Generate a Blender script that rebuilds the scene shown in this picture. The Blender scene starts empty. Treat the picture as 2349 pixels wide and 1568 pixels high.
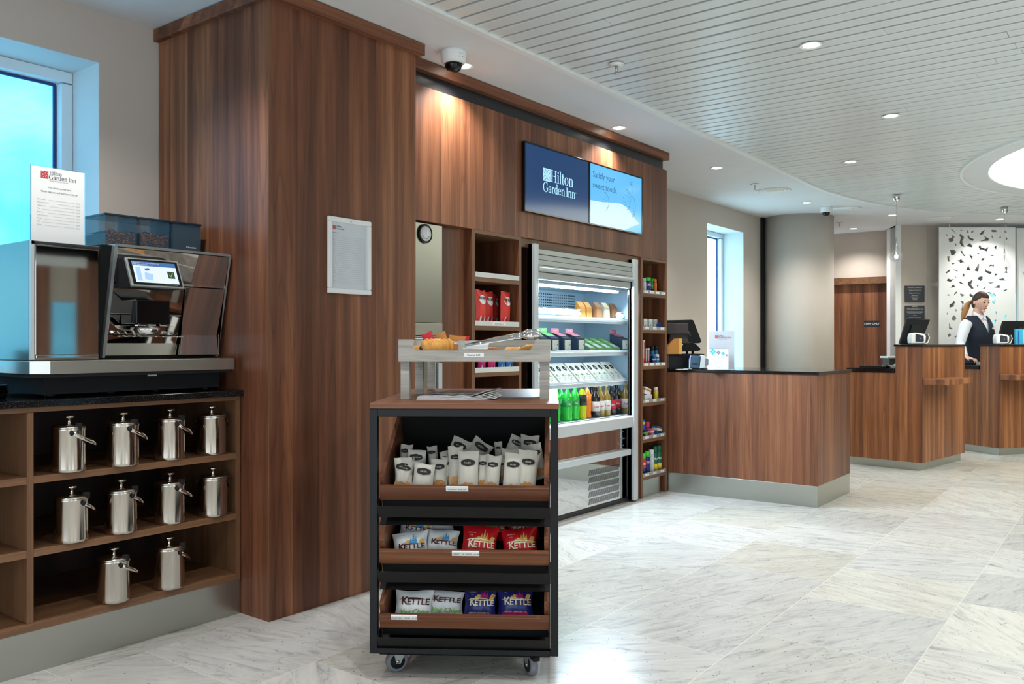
import bpy, bmesh, math, random
from mathutils import Matrix, Vector
random.seed(7)
D2R = math.radians

# ------------------------------------------------------------------ camera
H = 1.12                       # eye height
FPX = 1948.0                   # focal length in px of the 2349 px frame
CX, CY = 1174.5, 789.0
TH = math.atan2(1505.5, FPX)   # heading of the view, from +X (along the shop wall) towards +Y (into the wall)
FW = Vector((math.cos(TH), math.sin(TH), 0)); RT = Vector((math.sin(TH), -math.cos(TH), 0)); UP = Vector((0, 0, 1))
SC = bpy.context.scene
cam_d = bpy.data.cameras.new('camera'); cam = bpy.data.objects.new('camera', cam_d)
SC.collection.objects.link(cam); SC.camera = cam
cam.location = (0, 0, H); cam.rotation_euler = (math.pi/2, 0, TH - math.pi/2)
cam_d.sensor_width = 36; cam_d.lens = FPX/2349*36; cam_d.shift_y = 5/2349
cam_d.clip_start = .05; cam_d.clip_end = 100

# ------------------------------------------------------------------ world and exposure
SC.view_settings.view_transform = 'Standard'; SC.view_settings.look = 'None'
SC.view_settings.gamma = 1; SC.view_settings.use_curve_mapping = False
SC.view_settings.exposure = 0.12
W = bpy.data.worlds.new('world'); SC.world = W; W.use_nodes = True
W.node_tree.nodes['Background'].inputs[0].default_value = (.74, .87, 1, 1)
W.node_tree.nodes['Background'].inputs[1].default_value = 3.6
try:
    SC.cycles.use_denoising = True; SC.cycles.max_bounces = 7; SC.cycles.diffuse_bounces = 4
    SC.cycles.glossy_bounces = 4; SC.cycles.transmission_bounces = 6; SC.cycles.transparent_max_bounces = 8
    SC.cycles.caustics_reflective = False; SC.cycles.caustics_refractive = False
    SC.cycles.sample_clamp_indirect = 4
except Exception: pass
LAMP = 56.0        # watt of one ceiling downlight
LAMP_COL = (1, .97, .935)

# ------------------------------------------------------------------ picture point -> place
C0 = Vector((0, 0, H))
def ray(px, py): return FW + RT*((px-CX)/FPX) + UP*((CY-py)/FPX)
def F(px, py, z=0.): d = ray(px, py); return C0 + d*((z-H)/d.z)
def onY(px, py, Y): d = ray(px, py); return C0 + d*(Y/d.y)
def onX(px, py, X): d = ray(px, py); return C0 + d*(X/d.x)
def dep(px, py, D): return C0 + ray(px, py)*D

# ------------------------------------------------------------------ materials
def lin(c):
    f = lambda v: v/12.92 if v <= .04045 else ((v+.055)/1.055)**2.4
    return tuple(f(v/255) for v in c[:3]) + (1,)
def N(nt, t, **k):
    n = nt.nodes.new(t)
    for a, b in k.items(): setattr(n, a, b)
    return n
def mat(name, col, rough=.5, metal=0., emit=None, es=0., spec=.5, trans=0., ior=1.45, coat=0., alpha=1., bump=0., bscale=200., var=0., vscale=6.):
    m = bpy.data.materials.new(name); m.use_nodes = True; nt = m.node_tree; b = nt.nodes['Principled BSDF']
    b.inputs['Base Color'].default_value = lin(col); b.inputs['Roughness'].default_value = rough
    b.inputs['Metallic'].default_value = metal; b.inputs['IOR'].default_value = ior
    b.inputs['Specular IOR Level'].default_value = spec; b.inputs['Transmission Weight'].default_value = trans
    b.inputs['Coat Weight'].default_value = coat; b.inputs['Alpha'].default_value = alpha
    if emit: b.inputs['Emission Color'].default_value = lin(emit); b.inputs['Emission Strength'].default_value = es
    tc = N(nt, 'ShaderNodeTexCoord')
    if var or not (bump or emit or trans):
        no = N(nt, 'ShaderNodeTexNoise'); no.inputs['Scale'].default_value = vscale; no.inputs['Detail'].default_value = 3
        nt.links.new(tc.outputs['Object'], no.inputs['Vector'])
        mx = N(nt, 'ShaderNodeMix', data_type='RGBA'); v = var or .04
        c = lin(col); mx.inputs[6].default_value = tuple(x*(1-v) for x in c[:3])+(1,); mx.inputs[7].default_value = tuple(min(1, x*(1+v)) for x in c[:3])+(1,)
        nt.links.new(no.outputs[0], mx.inputs[0]); nt.links.new(mx.outputs[2], b.inputs['Base Color'])
    if bump:
        no = N(nt, 'ShaderNodeTexNoise'); no.inputs['Scale'].default_value = bscale
        nt.links.new(tc.outputs['Object'], no.inputs['Vector'])
        bp = N(nt, 'ShaderNodeBump'); bp.inputs['Strength'].default_value = bump; bp.inputs['Distance'].default_value = .002
        nt.links.new(no.outputs[0], bp.inputs['Height']); nt.links.new(bp.outputs[0], b.inputs['Normal'])
    return m
def wood(name, axis='z', cols=((84, 48, 31), (124, 78, 52), (154, 102, 71), (104, 63, 43)), rough=.42, off=0., cs=1., line=1., strip=.105):
    m = bpy.data.materials.new(name); m.use_nodes = True; nt = m.node_tree; b = nt.nodes['Principled BSDF']; L = nt.links.new
    tc = N(nt, 'ShaderNodeTexCoord'); mp = N(nt, 'ShaderNodeMapping')
    s = [1., 1., 1.]; s['xyz'.index(axis)] = .035
    mp.inputs['Scale'].default_value = s; mp.inputs['Location'].default_value = (off, off*1.7, off*.3)
    L(tc.outputs['Object'], mp.inputs['Vector'])
    # veneer leaves: every strip across the grain is its own cut
    sp = N(nt, 'ShaderNodeSeparateXYZ'); L(mp.outputs[0], sp.inputs[0]); cr_ = [k for k in 'XYZ' if k != axis.upper()]
    a0 = N(nt, 'ShaderNodeMath', operation='ADD'); L(sp.outputs[cr_[0]], a0.inputs[0]); L(sp.outputs[cr_[1]], a0.inputs[1])
    a1 = N(nt, 'ShaderNodeMath', operation='DIVIDE'); a1.inputs[1].default_value = strip; L(a0.outputs[0], a1.inputs[0])
    wj = N(nt, 'ShaderNodeMath', operation='SINE'); L(a1.outputs[0], wj.inputs[0]); wk = N(nt, 'ShaderNodeMath', operation='MULTIPLY_ADD'); wk.inputs[1].default_value = .45; L(wj.outputs[0], wk.inputs[0]); L(a1.outputs[0], wk.inputs[2])
    a2 = N(nt, 'ShaderNodeMath', operation='FLOOR'); L(wk.outputs[0], a2.inputs[0])
    wn = N(nt, 'ShaderNodeTexWhiteNoise', noise_dimensions='1D'); L(a2.outputs[0], wn.inputs['W'])
    of = N(nt, 'ShaderNodeVectorMath', operation='SCALE'); of.inputs['Scale'].default_value = 9.; L(wn.outputs['Color'], of.inputs[0])
    av = N(nt, 'ShaderNodeVectorMath', operation='ADD'); L(mp.outputs[0], av.inputs[0]); L(of.outputs[0], av.inputs[1])
    n0 = N(nt, 'ShaderNodeTexNoise'); n0.inputs['Scale'].default_value = 6.5*cs; n0.inputs['Detail'].default_value = 1.5; n0.inputs['Distortion'].default_value = .35
    L(av.outputs[0], n0.inputs['Vector'])
    mu = N(nt, 'ShaderNodeMath', operation='MULTIPLY'); mu.inputs[1].default_value = 46; L(n0.outputs[0], mu.inputs[0])
    si = N(nt, 'ShaderNodeMath', operation='SINE'); L(mu.outputs[0], si.inputs[0])
    ab = N(nt, 'ShaderNodeMath', operation='ABSOLUTE'); L(si.outputs[0], ab.inputs[0])
    pw = N(nt, 'ShaderNodeMath', operation='POWER'); pw.inputs[1].default_value = .3; L(ab.outputs[0], pw.inputs[0])
    n1 = N(nt, 'ShaderNodeTexNoise'); n1.inputs['Scale'].default_value = 15*cs; n1.inputs['Detail'].default_value = 3; n1.inputs['Roughness'].default_value = .6
    L(av.outputs[0], n1.inputs['Vector'])
    n2 = N(nt, 'ShaderNodeTexNoise'); n2.inputs['Scale'].default_value = 170*cs; n2.inputs['Detail'].default_value = 2; L(mp.outputs[0], n2.inputs['Vector'])
    tm = N(nt, 'ShaderNodeMath', operation='MULTIPLY_ADD'); tm.inputs[1].default_value = .26; tm.inputs[2].default_value = -.13; L(wn.outputs['Value'], tm.inputs[0])
    ta = N(nt, 'ShaderNodeMath', operation='ADD'); L(n1.outputs[0], ta.inputs[0]); L(tm.outputs[0], ta.inputs[1])
    cr = N(nt, 'ShaderNodeValToRGB'); e = cr.color_ramp.elements
    e[0].position = .25; e[0].color = lin(cols[0]); e[1].position = .76; e[1].color = lin(cols[2])
    x = e.new(.42); x.color = lin(cols[3]); x = e.new(.56); x.color = lin(cols[1])
    L(ta.outputs[0], cr.inputs[0])
    mr = N(nt, 'ShaderNodeMapRange'); mr.inputs[1].default_value = .35; mr.inputs[2].default_value = .65; mr.inputs[3].default_value = .9; mr.inputs[4].default_value = 1.08
    L(n2.outputs[0], mr.inputs[0])
    m2 = N(nt, 'ShaderNodeMapRange'); m2.inputs[1].default_value = .25; m2.inputs[2].default_value = .8; m2.inputs[3].default_value = 1-.3*line; m2.inputs[4].default_value = 1.02
    L(pw.outputs[0], m2.inputs[0])
    mm = N(nt, 'ShaderNodeMath', operation='MULTIPLY'); L(mr.outputs[0], mm.inputs[0]); L(m2.outputs[0], mm.inputs[1])
    vm = N(nt, 'ShaderNodeVectorMath', operation='SCALE'); L(cr.outputs[0], vm.inputs[0]); L(mm.outputs[0], vm.inputs['Scale'])
    L(vm.outputs[0], b.inputs['Base Color']); b.inputs['Roughness'].default_value = rough; b.inputs['Specular IOR Level'].default_value = .4
    return m
def marble():
    m = bpy.data.materials.new('marble_tiles'); m.use_nodes = True; nt = m.node_tree; b = nt.nodes['Principled BSDF']; L = nt.links.new
    tc = N(nt, 'ShaderNodeTexCoord'); mp = N(nt, 'ShaderNodeMapping')
    mp.inputs['Rotation'].default_value = (0, 0, D2R(-1.1)); mp.inputs['Location'].default_value = (-2.6, -1.205, 0)
    L(tc.outputs['Object'], mp.inputs['Vector'])
    br = N(nt, 'ShaderNodeTexBrick'); br.offset = .5; br.squash = 1
    br.inputs['Color1'].default_value = (0, 0, 0, 1); br.inputs['Color2'].default_value = (1, 1, 1, 1); br.inputs['Mortar'].default_value = (.5, .5, .5, 1)
    br.inputs['Scale'].default_value = 1; br.inputs['Mortar Size'].default_value = .0013; br.inputs['Mortar Smooth'].default_value = 0
    br.inputs['Brick Width'].default_value = .607; br.inputs['Row Height'].default_value = .57
    L(mp.outputs[0], br.inputs['Vector'])
    # every tile reads its own piece of stone
    sc = N(nt, 'ShaderNodeVectorMath', operation='SCALE'); sc.inputs['Scale'].default_value = 37.; L(br.outputs['Color'], sc.inputs[0])
    ad = N(nt, 'ShaderNodeVectorMath', operation='ADD'); L(mp.outputs[0], ad.inputs[0]); L(sc.outputs[0], ad.inputs[1])
    ro = N(nt, 'ShaderNodeVectorRotate', rotation_type='Z_AXIS'); L(ad.outputs[0], ro.inputs['Vector'])
    an = N(nt, 'ShaderNodeMath', operation='MULTIPLY_ADD'); an.inputs[1].default_value = 2.3; an.inputs[2].default_value = .2
    L(br.outputs['Color'], an.inputs[0]); L(an.outputs[0], ro.inputs['Angle'])
    st = N(nt, 'ShaderNodeMapping'); st.inputs['Scale'].default_value = (2.6, 12, 1); L(ro.outputs[0], st.inputs['Vector'])
    v1 = N(nt, 'ShaderNodeTexNoise'); v1.inputs['Scale'].default_value = 1.7; v1.inputs['Detail'].default_value = 10; v1.inputs['Roughness'].default_value = .72; v1.inputs['Distortion'].default_value = 1.1
    L(st.outputs[0], v1.inputs['Vector'])
    r1 = N(nt, 'ShaderNodeValToRGB'); e = r1.color_ramp.elements
    e[0].position = .25; e[0].color = lin((112, 112, 112)); e[1].position = .62; e[1].color = lin((214, 214, 210)); x = e.new(.37); x.color = lin((182, 183, 182)); x = e.new(.47); x.color = lin((204, 204, 201))
    L(v1.outputs[0], r1.inputs[0])
    # thin dark veins
    v2 = N(nt, 'ShaderNodeTexNoise'); v2.inputs['Scale'].default_value = 1.1; v2.inputs['Detail'].default_value = 6; v2.inputs['Distortion'].default_value = .9
    s2 = N(nt, 'ShaderNodeMapping'); s2.inputs['Scale'].default_value = (.8, 3., 1); L(ro.outputs[0], s2.inputs['Vector']); L(s2.outputs[0], v2.inputs['Vector'])
    a = N(nt, 'ShaderNodeMath', operation='SUBTRACT'); a.inputs[1].default_value = .5; L(v2.outputs[0], a.inputs[0])
    a2 = N(nt, 'ShaderNodeMath', operation='ABSOLUTE'); L(a.outputs[0], a2.inputs[0])
    a3 = N(nt, 'ShaderNodeMapRange'); a3.inputs[1].default_value = 0; a3.inputs[2].default_value = .005; a3.inputs[3].default_value = .80; a3.inputs[4].default_value = 1; L(a2.outputs[0], a3.inputs[0])
    # pits
    vo = N(nt, 'ShaderNodeTexVoronoi'); vo.inputs['Scale'].default_value = 42; L(ad.outputs[0], vo.inputs['Vector'])
    wn = N(nt, 'ShaderNodeTexWhiteNoise'); L(vo.outputs['Color'], wn.inputs['Vector'])
    p1 = N(nt, 'ShaderNodeMath', operation='LESS_THAN'); p1.inputs[1].default_value = .12; L(vo.outputs['Distance'], p1.inputs[0])
    p2 = N(nt, 'ShaderNodeMath', operation='LESS_THAN'); p2.inputs[1].default_value = .5; L(wn.outputs[0], p2.inputs[0])
    p3 = N(nt, 'ShaderNodeMath', operation='MULTIPLY'); L(p1.outputs[0], p3.inputs[0]); L(p2.outputs[0], p3.inputs[1])
    p4 = N(nt, 'ShaderNodeMapRange'); p4.inputs[3].default_value = 1; p4.inputs[4].default_value = .32; L(p3.outputs[0], p4.inputs[0])
    q = N(nt, 'ShaderNodeMath', operation='MULTIPLY'); L(a3.outputs[0], q.inputs[0]); L(p4.outputs[0], q.inputs[1])
    tb = N(nt, 'ShaderNodeMapRange'); tb.inputs[3].default_value = .68; tb.inputs[4].default_value = .88; L(br.outputs['Color'], tb.inputs[0])
    q2 = N(nt, 'ShaderNodeMath', operation='MULTIPLY'); L(q.outputs[0], q2.inputs[0]); L(tb.outputs[0], q2.inputs[1])
    vm = N(nt, 'ShaderNodeVectorMath', operation='SCALE'); L(r1.outputs[0], vm.inputs[0]); L(q2.outputs[0], vm.inputs['Scale'])
    mx = N(nt, 'ShaderNodeMix', data_type='RGBA'); mx.inputs[7].default_value = lin((206, 202, 190)); L(br.outputs['Fac'], mx.inputs[0]); wt = N(nt, 'ShaderNodeTexWhiteNoise', noise_dimensions='1D'); L(br.outputs['Color'], wt.inputs['W'])
    tw = N(nt, 'ShaderNodeMath', operation='POWER'); tw.inputs[1].default_value = 2.; L(wt.outputs['Value'], tw.inputs[0])
    tn = N(nt, 'ShaderNodeMix', data_type='RGBA', blend_type='MULTIPLY'); tn.inputs[7].default_value = (.97, .945, .875, 1); L(tw.outputs[0], tn.inputs[0]); L(vm.outputs[0], tn.inputs[6]); L(tn.outputs[2], mx.inputs[6])
    L(mx.outputs[2], b.inputs['Base Color'])
    rr = N(nt, 'ShaderNodeMapRange'); rr.inputs[3].default_value = .16; rr.inputs[4].default_value = .3; L(v1.outputs[0], rr.inputs[0]); L(rr.outputs[0], b.inputs['Roughness'])
    return m
def granite():
    m = bpy.data.materials.new('black_granite'); m.use_nodes = True; nt = m.node_tree; b = nt.nodes['Principled BSDF']; L = nt.links.new
    tc = N(nt, 'ShaderNodeTexCoord'); vo = N(nt, 'ShaderNodeTexNoise'); vo.inputs['Scale'].default_value = 420; L(tc.outputs['Object'], vo.inputs['Vector'])
    cr = N(nt, 'ShaderNodeValToRGB'); e = cr.color_ramp.elements; e[0].position = .62; e[0].color = lin((12, 12, 13)); e[1].position = .78; e[1].color = lin((120, 122, 126)); L(vo.outputs[0], cr.inputs[0])
    L(cr.outputs[0], b.inputs['Base Color']); b.inputs['Roughness'].default_value = .12
    return m
def brushed(name, col, rough=.28, axis='x', amp=.1):
    m = bpy.data.materials.new(name); m.use_nodes = True; nt = m.node_tree; b = nt.nodes['Principled BSDF']; L = nt.links.new
    b.inputs['Base Color'].default_value = lin(col); b.inputs['Metallic'].default_value = 1
    tc = N(nt, 'ShaderNodeTexCoord'); mp = N(nt, 'ShaderNodeMapping'); s = [300., 300., 300.]; s['xyz'.index(axis)] = 3; mp.inputs['Scale'].default_value = s
    L(tc.outputs['Object'], mp.inputs['Vector']); no = N(nt, 'ShaderNodeTexNoise'); no.inputs['Scale'].default_value = 1; L(mp.outputs[0], no.inputs['Vector'])
    mr = N(nt, 'ShaderNodeMapRange'); mr.inputs[3].default_value = rough*(1-amp); mr.inputs[4].default_value = rough*(1+amp); L(no.outputs[0], mr.inputs[0]); L(mr.outputs[0], b.inputs['Roughness'])
    return m
def dotted_pane(name, c0=(.07, .43, .74, 1), c1=(.24, .70, .93, 1), ws=None):
    # frosted daylight film with a fine dot pattern, lit from outdoors
    m = bpy.data.materials.new(name); m.use_nodes = True; nt = m.node_tree; b = nt.nodes['Principled BSDF']; L = nt.links.new
    tc = N(nt, 'ShaderNodeTexCoord'); mp = N(nt, 'ShaderNodeMapping'); mp.inputs['Rotation'].default_value = (0, D2R(42), 0); L(tc.outputs['Object'], mp.inputs['Vector'])
    w1 = N(nt, 'ShaderNodeTexWave'); w1.inputs['Scale'].default_value = 45; L(mp.outputs[0], w1.inputs['Vector'])
    no = N(nt, 'ShaderNodeTexNoise'); no.inputs['Scale'].default_value = 2.2; no.inputs['Detail'].default_value = 2; L(tc.outputs['Object'], no.inputs['Vector'])
    cr = N(nt, 'ShaderNodeValToRGB'); e = cr.color_ramp.elements; e[0].position = .35; e[0].color = c0; e[1].position = .65; e[1].color = c1; L(no.outputs[0], cr.inputs[0])
    mr = N(nt, 'ShaderNodeMapRange'); mr.inputs[3].default_value = .85; mr.inputs[4].default_value = 1.15; L(w1.outputs[1], mr.inputs[0])
    b.inputs['Base Color'].default_value = (.1, .4, .6, 1); b.inputs['Roughness'].default_value = .25
    L(cr.outputs[0], b.inputs['Emission Color']); ms = N(nt, 'ShaderNodeMath', operation='MULTIPLY'); ms.inputs[1].default_value = ws or WIN; L(mr.outputs[0], ms.inputs[0]); L(ms.outputs[0], b.inputs['Emission Strength'])
    return m
WIN = 1.6
M = {}
M['wood'] = wood('walnut_vertical'); M['wood2'] = wood('walnut_vertical_b', off=3.3); M['woodx'] = wood('walnut_horizontal', 'x', off=1.1); M['woody'] = wood('walnut_depthwise', 'y', off=2.1)
M['oak'] = wood('walnut_warm', cols=((94, 54, 31), (138, 86, 52), (168, 110, 70), (116, 70, 42)), off=5.2)
M['edge'] = wood('walnut_edge', 'x', cols=((98, 68, 46), (118, 84, 58), (130, 94, 66), (108, 76, 52)), cs=1.6, line=.3)
M['edgez'] = wood('walnut_edge_upright', 'z', cols=((98, 68, 46), (118, 84, 58), (130, 94, 66), (108, 76, 52)), cs=1.6, line=.3)
M['dwood'] = wood('shaded_interior', cols=((30, 18, 14), (44, 27, 20), (56, 34, 26), (38, 23, 17)))  # darkened walnut copy: shade inside the recesses put into its colour
M['greywood'] = wood('whitewashed_wood', 'x', cols=((150, 146, 138), (176, 172, 164), (196, 192, 185), (166, 162, 154)), rough=.7, cs=2.2, line=.5)
M['floor'] = marble(); M['granite'] = granite()
M['wall'] = mat('wallpaper_beige', (192, 181, 170), .85, bump=.25, bscale=300, var=.03)
M['white'] = mat('white_paint', (232, 234, 232), .6); M['ceil'] = mat('ceiling_paint', (222, 224, 226), .8)
M['slat'] = mat('slat_aluminium', (214, 218, 216), .33, spec=.6); M['void'] = mat('ceiling_void', (60, 60, 56), .9)
M['black'] = mat('black_metal', (9, 9, 10), .42, spec=.35); M['blackm'] = mat('matt_black', (14, 14, 15), .8); M['blackg'] = mat('gloss_black', (8, 8, 10), .12)
M['fascia'] = mat('black_fascia', (30, 31, 35), .35, spec=.6); M['dark'] = mat('recess_shade', (10, 7, 6), .8)  # near-black trolley interior: its shade is put into the colour
M['steel'] = brushed('brushed_steel', (196, 194, 184), .3); M['steelv'] = brushed('brushed_steel_upright', (158, 156, 146), .3, 'z')
M['kick'] = brushed('satin_kick_plate', (186, 188, 180), .3, 'x', .06); M['chrome'] = mat('chrome', (225, 225, 225), .05, 1.); M['mirror'] = mat('polished_steel', (205, 203, 200), .035, 1.)
M['bucket'] = mat('polished_bucket_steel', (205, 198, 188), .13, 1.); M['alu'] = mat('anodised_aluminium', (160, 164, 162), .38, .5); M['alub'] = mat('pale_profile', (190, 196, 198), .4, .2)
M['strip'] = mat('price_rail', (206, 208, 202), .45); M['stripg'] = mat('grey_price_rail', (150, 148, 142), .5); M['paper'] = mat('paper', (236, 236, 234), .7); M['ink'] = mat('dark_ink', (44, 48, 58), .7); M['inkg'] = mat('grey_ink', (140, 144, 150), .7)
M['navy'] = mat('navy_ink', (38, 48, 78), .6); M['redl'] = mat('logo_red', (186, 40, 46), .6)
M['glass'] = mat('clear_glass', (120, 124, 128), .03, alpha=.20, spec=.9); M['acryl'] = mat('acrylic', (235, 245, 250), .05, trans=.95, ior=1.2)
M['smoke'] = mat('smoked_plastic', (60, 90, 110), .06, alpha=.32, spec=.7); M['bean'] = mat('coffee_beans', (84, 50, 32), .4, var=.5, vscale=120, bump=1., bscale=160)
M['lamp'] = mat('lamp_glow', (255, 255, 255), emit=(255, 246, 230), es=14.); M['ring'] = mat('diffuser_glow', (255, 255, 255), emit=(250, 255, 240), es=4.)
M['tube'] = mat('cooler_light', (255, 255, 255), emit=(215, 236, 255), es=16.)
M['pane'] = dotted_pane('frosted_window_film'); M['pane2'] = dotted_pane('bright_window_film', (.42, .80, .95, 1), (.66, .92, 1, 1), 4.); M['paned'] = dotted_pane('reflection_pane', (.05, .2, .3, 1), (.08, .28, .4, 1), .8); M['frameb'] = mat('white_window_frame', (214, 232, 240), .4); M['gasket'] = mat('blue_gasket', (20, 60, 120), .5)
M['reveal'] = mat('painted_reveal', (206, 214, 218), .6)
def col(name, c, rough=.5, **k):
    if name not in M: M[name] = mat(name, c, rough, **k)
    return M[name]

# ------------------------------------------------------------------ mesh helpers
class MB:
    def __init__(s): s.v = []; s.f = []; s.fm = []; s.mats = []; s.sm = []
    def mi(s, m):
        if isinstance(m, str): m = M[m]
        if m not in s.mats: s.mats.append(m)
        return s.mats.index(m)
    def geo(s, vs, fs, m, T=None, smooth=False):
        b = len(s.v); i = s.mi(m)
        for v in vs:
            v = Vector(v); s.v.append(T @ v if T is not None else v)
        for f in fs: s.f.append([b+k for k in f]); s.fm.append(i); s.sm.append(smooth)
        return s
    def box(s, x0, y0, z0, x1, y1, z1, m, T=None):
        vs = [(x, y, z) for z in (z0, z1) for y in (y0, y1) for x in (x0, x1)]
        return s.geo(vs, [(0, 2, 3, 1), (4, 5, 7, 6), (0, 1, 5, 4), (2, 6, 7, 3), (0, 4, 6, 2), (1, 3, 7, 5)], m, T)
    def poly(s, pts, m, T=None): return s.geo(pts, [tuple(range(len(pts)))], m, T)
    def prism(s, pts, z0, z1, m, T=None):
        n = len(pts); vs = [(p[0], p[1], z0) for p in pts]+[(p[0], p[1], z1) for p in pts]
        fs = [tuple(range(n))[::-1], tuple(range(n, 2*n))]+[(i, (i+1) % n, n+(i+1) % n, n+i) for i in range(n)]
        return s.geo(vs, fs, m, T)
    def lathe(s, prof, m, c=(0, 0, 0), n=24, T=None, smooth=True):
        vs = []; fs = []
        for r, z in prof:
            for k in range(n): a = 2*math.pi*k/n; vs.append((c[0]+r*math.cos(a), c[1]+r*math.sin(a), c[2]+z))
        for j in range(len(prof)-1):
            for k in range(n): k2 = (k+1) % n; fs.append((j*n+k, j*n+k2, (j+1)*n+k2, (j+1)*n+k))
        if prof[0][0] > 1e-4: fs.append(tuple(range(n))[::-1])
        if prof[-1][0] > 1e-4: fs.append(tuple((len(prof)-1)*n+k for k in range(n)))
        return s.geo(vs, fs, m, T, smooth)
    def tube(s, pts, r, m, n=8, T=None, flat=1.):
        vs = []; fs = []; P = [Vector(p) for p in pts]; rs = r if isinstance(r, (list, tuple)) else [r]*len(P)
        for i, p in enumerate(P):
            d = (P[min(i+1, len(P)-1)]-P[max(i-1, 0)]).normalized()
            a = d.orthogonal().normalized() if i == 0 else (a - d*a.dot(d)).normalized()
            b = d.cross(a)
            for k in range(n): t = 2*math.pi*k/n; vs.append(p+(a*math.cos(t)+b*math.sin(t)*flat)*rs[i])
        for j in range(len(P)-1):
            for k in range(n): k2 = (k+1) % n; fs.append((j*n+k, j*n+k2, (j+1)*n+k2, (j+1)*n+k))
        fs.append(tuple(range(n))[::-1]); fs.append(tuple((len(P)-1)*n+k for k in range(n)))
        return s.geo(vs, fs, m, T, True)
    def ball(s, c, rx, ry, rz, m, n=16, k=10, T=None):
        vs = []; fs = []
        for j in range(k+1):
            t = math.pi*j/k
            for i in range(n): a = 2*math.pi*i/n; vs.append((c[0]+rx*math.sin(t)*math.cos(a), c[1]+ry*math.sin(t)*math.sin(a), c[2]+rz*math.cos(t)))
        for j in range(k):
            for i in range(n): i2 = (i+1) % n; fs.append((j*n+i, (j+1)*n+i, (j+1)*n+i2, j*n+i2))
        return s.geo(vs, fs, m, T, True)
    def loft(s, rings, m, n=20, T=None, pw=2.):
        # rings: (centre, rx, ry, tilt vector up) ellipses in a plane across 'up'
        vs = []; fs = []
        for c, rx, ry, up, side in rings:
            c = Vector(c); up = Vector(up).normalized(); sd = Vector(side); sd = (sd-up*sd.dot(up)).normalized(); fr = up.cross(sd)
            for k in range(n):
                a = 2*math.pi*k/n; ca, sa = math.cos(a), math.sin(a)
                q = (abs(ca)**pw+abs(sa)**pw)**(-1/pw)
                vs.append(c+sd*rx*ca*q+fr*ry*sa*q)
        for j in range(len(rings)-1):
            for k in range(n): k2 = (k+1) % n; fs.append((j*n+k, j*n+k2, (j+1)*n+k2, (j+1)*n+k))
        fs.append(tuple(range(n))[::-1]); fs.append(tuple((len(rings)-1)*n+k for k in range(n)))
        return s.geo(vs, fs, m, T, True)
    def flat(s, g, m, fn):          # 2D outline geometry laid on a surface
        vs, fs = g; return s.geo([fn(x, y) for x, y in vs], fs, m)
    def build(s, name, parent=None, bevel=0., seg=2, smooth=None, norm=True, mods=()):
        me = bpy.data.meshes.new(name); me.from_pydata([tuple(v) for v in s.v], [], s.f)
        for m in s.mats: me.materials.append(m)
        for p, i, q in zip(me.polygons, s.fm, s.sm): p.material_index = i; p.use_smooth = q if smooth is None else smooth
        if norm:
            bm = bmesh.new(); bm.from_mesh(me); bmesh.ops.recalc_face_normals(bm, faces=bm.faces); bm.to_mesh(me); bm.free()
        me.update()
        o = bpy.data.objects.new(name, me); SC.collection.objects.link(o)
        if parent: o.parent = parent
        if bevel:
            b = o.modifiers.new('bevel', 'BEVEL'); b.width = bevel; b.segments = seg; b.limit_method = 'ANGLE'; b.angle_limit = D2R(40)
        for t, kw in mods:
            q = o.modifiers.new(t.lower(), t)
            for a, v in kw.items(): setattr(q, a, v)
        return o
def tag(o, label=None, cat=None, group=None, kind=None):
    if label: o['label'] = label
    if cat: o['category'] = cat
    if group: o['group'] = group
    if kind: o['kind'] = kind
    return o
def empty(name, loc=(0, 0, 0), rz=0., label=None, cat=None, group=None, rot=None):
    o = bpy.data.objects.new(name, None); SC.collection.objects.link(o); o.location = loc
    o.rotation_euler = rot if rot else (0, 0, rz); o.empty_display_size = .05
    return tag(o, label, cat, group)
def struct(o): o['kind'] = 'structure'; return o
def copy_tree(o, parent=None):
    c = o.copy(); SC.collection.objects.link(c); c.parent = parent
    for ch in [q for q in KIDS.get(o.name, [])] or list(o.children): copy_tree(ch, c)
    return c
KIDS = {}
def dup(o, loc, rz=None, label=None, group=None, rot=None):
    c = copy_tree(o); c.location = loc
    if rz is not None: c.rotation_euler = (0, 0, rz)
    if rot: c.rotation_euler = rot
    return tag(c, label, None, group)
def TRS(loc=(0, 0, 0), rx=0, ry=0, rz=0, s=1):
    return Matrix.Translation(loc) @ Matrix.Rotation(rz, 4, 'Z') @ Matrix.Rotation(ry, 4, 'Y') @ Matrix.Rotation(rx, 4, 'X') @ Matrix.Scale(s, 4)
def plane(o, x, y):
    o, x, y = Vector(o), Vector(x), Vector(y); return lambda a, b: o + x*a + y*b

# ------------------------------------------------------------------ lettering
_tx = {}
def text(s, h=.01, al='c', bold=0., sx=1., shear=0.):
    """outline geometry of a word; h = capital height"""
    k = (s, bold)
    if k not in _tx:
        cu = bpy.data.curves.new('t', 'FONT'); cu.body = s; cu.size = 1; cu.offset = bold; cu.resolution_u = 2
        ob = bpy.data.objects.new('t', cu); me = bpy.data.meshes.new_from_object(ob)
        _tx[k] = ([(v.co.x, v.co.y) for v in me.vertices], [tuple(p.vertices) for p in me.polygons])
        bpy.data.meshes.remove(me); bpy.data.objects.remove(ob); bpy.data.curves.remove(cu)
    vs, fs = _tx[k]
    if not vs: return [], []
    q = h/.73; w0 = min(v[0] for v in vs); w1 = max(v[0] for v in vs)
    o = {'c': (w0+w1)/2, 'l': w0, 'r': w1}[al]
    return [((x-o)*q*sx+y*q*shear, y*q) for x, y in vs], fs
def shift(g, dx, dy): return [(x+dx, y+dy) for x, y in g[0]], g[1]
def P2(pts): return pts, [tuple(range(len(pts)))]
def rect(x0, y0, x1, y1): return P2([(x0, y0), (x1, y0), (x1, y1), (x0, y1)])
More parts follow.
